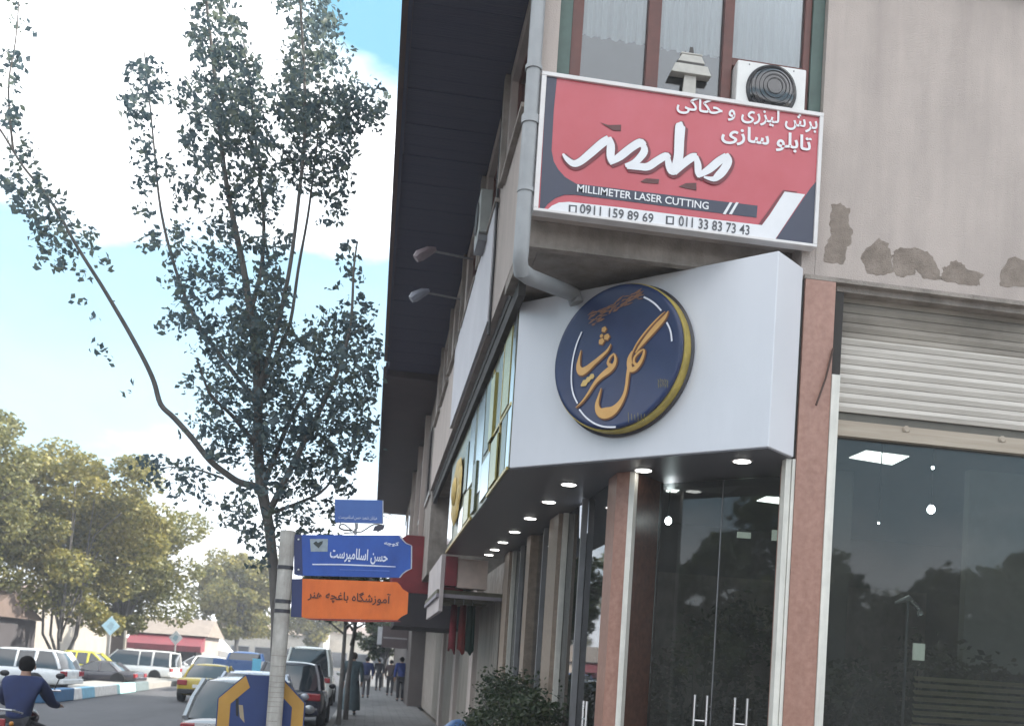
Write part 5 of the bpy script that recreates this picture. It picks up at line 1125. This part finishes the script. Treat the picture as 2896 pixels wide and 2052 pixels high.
    sub([('pel', 0.145*s), ('lhp', 0.105*s), ('lkn', 0.078*s), ('lan', 0.062*s), ('rhp', 0.105*s), ('rkn', 0.078*s), ('ran', 0.062*s)], [('pel','lhp'),('lhp','lkn'),('lkn','lan'),('pel','rhp'),('rhp','rkn'),('rkn','ran')], legs, 'trousers', 0)
    hb = MB(); hb.ball((J['hd'][0], J['hd'][1]-0.018, J['hd'][2]+0.035), 0.096*s, 0.108*s, 0.105*s, 14, 8); hb.build('hair', hair, body, world=False, smooth=True)
    for m, sd in (('l', -1), ('r', 1)):
        sh_ = MB(); a = np.array(J[m+'an']); b = np.array(J[m+'to']); sh_.ball((a+b)/2-np.array([0, 0, 0.015]), 0.05, 0.14, 0.045, 10, 6); sh_.build('shoe', black_m, body, world=False, smooth=True)
        ea = MB(); ea.ball((J['hd'][0]+sd*0.088*s, J['hd'][1]+0.01, J['hd'][2]-0.005), 0.014, 0.022, 0.032, 8, 5); ea.build('ear', skin_m, body, world=False, smooth=True)
    for sd in (-1, 1):
        ey = MB(); ey.ball((sd*0.034, J['hd'][1]+0.083, J['hd'][2]+0.012), 0.012, 0.008, 0.009, 8, 5); ey.build('eye', black_m, body, world=False)
    return body
cloth = lambda n, c: pm('cloth_'+n, c, 0.9, var=0.2, scale=9)
navy_c = cloth('navy', (0.016, 0.026, 0.085)); dark_c = cloth('dark', (0.02, 0.02, 0.025)); teal_c = cloth('greygreen', (0.075, 0.11, 0.125)); blue_c = cloth('blue', (0.02, 0.045, 0.22)); grey_c = cloth('grey', (0.09, 0.085, 0.095))
person('person in a long grey green coat walking on the pavement past the thin tree trunks', (-0.42, 28.7, 0), 0, teal_c, dark_c, 'walk', True, 1.78, hair=cloth('scarf', (0.05, 0.035, 0.03)))
person('person in a dark blue jacket walking behind the grey green coat', (-0.05, 42.5, 0), 0, navy_c, grey_c, 'walk', False, 1.72)
person('person in black clothes walking farthest along the pavement', (0.58, 54, 0), 0, dark_c, dark_c, 'walk', False, 1.70)
person('person in a bright blue top standing against the shopfronts', (1.36, 41.2, 0), R(15), blue_c, dark_c, 'stand', False, 1.80)
person('person in dark brown clothes standing beside the bright blue top', (1.05, 47, 0), R(-10), cloth('brown', (0.05, 0.035, 0.035)), dark_c, 'stand', False, 1.66)
MX, MY = -4.28, 13.2
person('person in a navy jacket riding a motorcycle away, seen from behind', (MX, MY, RZ+0.03), R(2), navy_c, dark_c, 'ride', False, 1.80)
bike = thing('motorcycle', 'dark motorcycle with chrome rack ridden away along the road at the left', 'motorcycle', (MX, MY, RZ), R(2))
blk = pm('bike_black', (0.02, 0.02, 0.025), 0.35)
for y, nm in ((-0.62, 'rear_wheel'), (0.72, 'front_wheel')):
    w0 = MB().lathe((-0.05, y, 0.30), (1, 0, 0), [(0, 0.22), (0.0, 0.28), (0.02, 0.30), (0.08, 0.30), (0.10, 0.28), (0.10, 0.22)], 24).build(nm, rubber, bike, world=False, smooth=True)
    MB().lathe((-0.03, y, 0.30), (1, 0, 0), [(0, 0.22), (0.02, 0.18), (0.06, 0.18), (0.06, 0.22)], 20).build('rim', steel, w0, world=False)
s_ = MB(); s_.ball((0, -0.12, 0.545), 0.14, 0.46, 0.06, 14, 8); s_.build('seat', blk, bike, world=False, smooth=True)
s_ = MB(); s_.ball((0, 0.36, 0.70), 0.15, 0.26, 0.14, 14, 8); s_.build('fuel_tank', pm('bike_tank', (0.06, 0.01, 0.012), 0.25), bike, world=False, smooth=True)
s_ = MB(); s_.box(-0.13, 0.13, -0.12, 0.30, 0.28, 0.62); s_.build('engine', grey_metal, bike, world=False, bevel=0.03)
s_ = MB(); s_.tube([(0, 0.72, 0.30), (0, 0.55, 0.85), (0, 0.48, 1.02)], 0.03); s_.tube([(-0.36, 0.50, 1.06), (-0.15, 0.52, 1.05), (0.15, 0.52, 1.05), (0.36, 0.50, 1.06)], 0.014); s_.build('handlebar', steel, bike, world=False, smooth=True)
for sd in (-1, 1):
    s_ = MB(); s_.tube([(sd*0.27, 0.52, 1.06), (sd*0.33, 0.50, 1.22)], 0.007, 6); s_.ball((sd*0.34, 0.50, 1.25), 0.06, 0.02, 0.04, 10, 6); s_.build('mirror', blk, bike, world=False, smooth=True)
    s_ = MB(); s_.ball((sd*0.15, -0.72, 0.70), 0.03, 0.03, 0.03, 8, 5); s_.build('indicator', pm('amber', (0.5, 0.2, 0.02), 0.3), bike, world=False, smooth=True)
s_ = MB(); s_.tube([(-0.14, -0.30, 0.80), (-0.15, -0.78, 0.86), (0, -0.84, 0.87), (0.15, -0.78, 0.86), (0.14, -0.30, 0.80)], 0.014, 8); s_.tube([(-0.15, -0.62, 0.85), (0.15, -0.62, 0.85)], 0.01, 6); s_.build('rear_rack', steel, bike, world=False, smooth=True)
s_ = MB(); s_.box(-0.10, 0.10, -0.80, -0.76, 0.66, 0.76); s_.build('tail_light', tail_red, bike, world=False, bevel=0.01)
s_ = MB(); s_.box(-0.11, 0.11, -0.86, -0.845, 0.48, 0.62); s_.build('number_plate', plate_m, bike, world=False)
s_ = MB(); s_.tube([(0.16, 0.1, 0.32), (0.17, -0.5, 0.34), (0.17, -0.85, 0.38)], [0.025, 0.045, 0.045], 10); s_.build('exhaust', steel, bike, world=False, smooth=True)
s_ = MB(); s_.prism([(-0.09, -0.95, 0.36), (0.09, -0.95, 0.36), (0.09, -0.72, 0.64), (0.09, -0.5, 0.66), (-0.09, -0.5, 0.66), (-0.09, -0.72, 0.64)], (0, 0, 0.025)); s_.build('mudguard', blk, bike, world=False)

# ------------------------------------------------------------------ across the junction
pole_g = pm('far_pole', (0.34, 0.33, 0.32), 0.6)
def diamond(name, label, x, y, z, r, col, hpole):
    t = thing(name, label, 'sign', (x, y, -0.1))
    MB().prism([(x-r, y, z), (x, y, z-r*1.1), (x+r, y, z), (x, y, z+r*1.1)], (0, 0.03, 0)).build('panel', pm(name+label[:6], col, 0.5), t)
    MB().prism([(x-r*0.45, y-0.006, z-0.05), (x-0.02, y-0.006, z+r*0.5), (x+r*0.4, y-0.006, z+0.08), (x+0.02, y-0.006, z-r*0.55)], (0, 0.004, 0)).build('symbol', pm(name+'sym', tuple(c*0.75 for c in col), 0.5), t)
    MB().tube([(x, y+0.06, -0.12), (x, y+0.06, hpole)], 0.05, 8).build('pole', pole_g, t)
diamond('diamond_sign', 'large pale blue diamond traffic sign under the olive trees', -12.35, 50, 2.42, 0.42, (0.50, 0.72, 0.80), 2.9)
diamond('diamond_sign', 'smaller white diamond traffic sign right of the red awning shop', -12.1, 65, 2.2, 0.42, (0.78, 0.80, 0.80), 2.6)
t = thing('brown_kiosk', 'narrow brown kiosk with pale posts beneath the pale blue diamond sign', 'kiosk', (-12.7, 53, -0.1))
MB().box(-13.0, -12.3, 52.6, 53.3, -0.12, 1.95).build('body', pm('kiosk_brown', (0.09, 0.07, 0.06), 0.7), t)
for x in (-13.1, -12.29): MB().box(x, x+0.1, 52.5, 52.6, -0.12, 2.3).build('post', pm('kiosk_post', (0.42, 0.38, 0.32), 0.7), t)
def shop(name, label, x0, x1, y, h, wall_c, roof_c, awn=None, depth=8.0, cat='building'):
    t = thing(name, label, cat, ((x0+x1)/2, y, -0.1))
    MB().box(x0, x1, y, y+depth, -0.13, h).build('wall', pm(name+'_wall%d' % int(y*10+x0), wall_c, 0.85, var=0.15, scale=0.8), t)
    MB().add([(x0-0.4, y-0.5, h+0.01), (x1+0.4, y-0.5, h+0.01), (x1+0.4, y+depth, h+0.01), (x0-0.4, y+depth, h+0.01), (x0-0.2, y+depth/2, h+1.3), (x1+0.2, y+depth/2, h+1.3)], [(0, 1, 5, 4), (2, 3, 4, 5), (1, 2, 5), (3, 0, 4), (3, 2, 1, 0)]).build('roof', pm(name+'_roof%d' % int(y*10+x0), roof_c, 0.8, var=0.2, scale=2), t)
    n_ = max(2, int((x1-x0)/2.6)); wdt = (x1-x0)/n_
    for i in range(n_):
        f_ = MB().box(x0+wdt*i+0.3, x0+wdt*(i+1)-0.3, y-0.05, y-0.003, 0.2, min(h-0.4, 2.4)).build('window', pole_g, t)
        MB().box(x0+wdt*i+0.4, x0+wdt*(i+1)-0.4, y-0.07, y-0.053, 0.3, min(h-0.5, 2.3)).build('pane', car_glass, f_)
    if awn:
        MB().prism([(x0-0.2, y-0.08, 2.5), (x0-0.2, y-1.8, 1.75), (x0-0.2, y-1.8, 1.35), (x0-0.2, y-0.08, 1.4)], (x1-x0+0.4, 0, 0)).build('awning', pm(name+'_awn', awn, 0.6, var=0.2, scale=2), t)
    return t
shop('red_roof_house', 'low dark house with a brick red roof edge at the far left', -27, -17.3, 47, 2.5, (0.06, 0.055, 0.06), (0.13, 0.095, 0.08))
shop('awning_shop', 'pale shop with a bright red awning behind the white van', -16.6, -11.9, 74, 2.5, (0.36, 0.31, 0.27), (0.24, 0.20, 0.17), (0.20, 0.035, 0.045))
shop('pale_building', 'long low beige building closing the end of the street', -24, -6.0, 132, 4.2, (0.50, 0.46, 0.40), (0.30, 0.24, 0.2))
shop('pale_building', 'cream building row behind the blue pickup truck', -5.6, 6, 140, 5.0, (0.58, 0.53, 0.46), (0.25, 0.2, 0.18))
shop('side_building', 'long two storey building across the street hidden behind the olive trees', -42, -27, 66, 5.0, (0.34, 0.31, 0.27), (0.18, 0.14, 0.12), None, 50)
shop('added_dark_building', 'dark row added unseen behind the camera to darken the right hand window reflection', -4, 34, -26, 3.4, (0.035, 0.035, 0.04), (0.05, 0.05, 0.05), None, 9)  # added out of view; near black walls keep the low window reflection dark
shop('added_dark_building', 'dark low block added unseen across the street to darken the glass door reflection', -32, -23.5, -16, 3.2, (0.035, 0.035, 0.04), (0.05, 0.05, 0.05), None, 34)  # added out of view as well, to darken what the door glass mirrors
t = thing('white_marquee', 'white peaked marquee tent beside the yellowing round tree', 'tent', (-13.2, 84, -0.1))
MB().box(-15.0, -12.6, 82, 86, -0.12, 1.95).build('wall_cloth', pm('tent_white', (0.82, 0.82, 0.80), 0.8, var=0.03), t)
MB().add([(-12.55, 81.9, -0.12), (-11.1, 81.9, -0.12), (-11.1, 85, -0.12), (-12.55, 85, -0.12), (-12.55, 81.9, 1.7), (-11.1, 81.9, 1.5), (-11.1, 85, 1.5), (-12.55, 85, 1.7), (-11.95, 83.4, 2.6)], [(3,2,1,0),(0,1,5,4),(1,2,6,5),(2,3,7,6),(3,0,4,7),(4,5,8),(5,6,8),(6,7,8),(7,4,8)]).build('peaked_cover', pm('tent_white2', (0.80, 0.81, 0.80), 0.8, var=0.03), t)
hg = leaf_mesh('hedge', np.column_stack([np.random.default_rng(90).uniform(-16.5, -13.2, 2600), np.random.default_rng(91).uniform(45.2, 46.2, 2600), np.random.default_rng(92).uniform(-0.1, 0.95, 2600)]), 0.16, leaf_olive, None, seed=93)
tag(hg, 'clipped olive hedge behind the bright yellow car', 'hedge')

# ------------------------------------------------------------------ the hazy air of the street
hz_ = MB().box(-60, 40, -45, 175, -1.9, 16.5)
hm = bpy.data.materials.new('haze_air'); hm.use_nodes = True; t = hm.node_tree; t.nodes.clear()
o_ = N(t, 'ShaderNodeOutputMaterial'); v_ = N(t, 'ShaderNodeVolumePrincipled'); v_.inputs['Color'].default_value = (0.86, 0.90, 1.0, 1); v_.inputs['Density'].default_value = 0.0014; v_.inputs['Anisotropy'].default_value = 0.2
t.links.new(v_.outputs[0], o_.inputs['Volume'])
tag(hz_.build('haze', hm), kind='stuff')
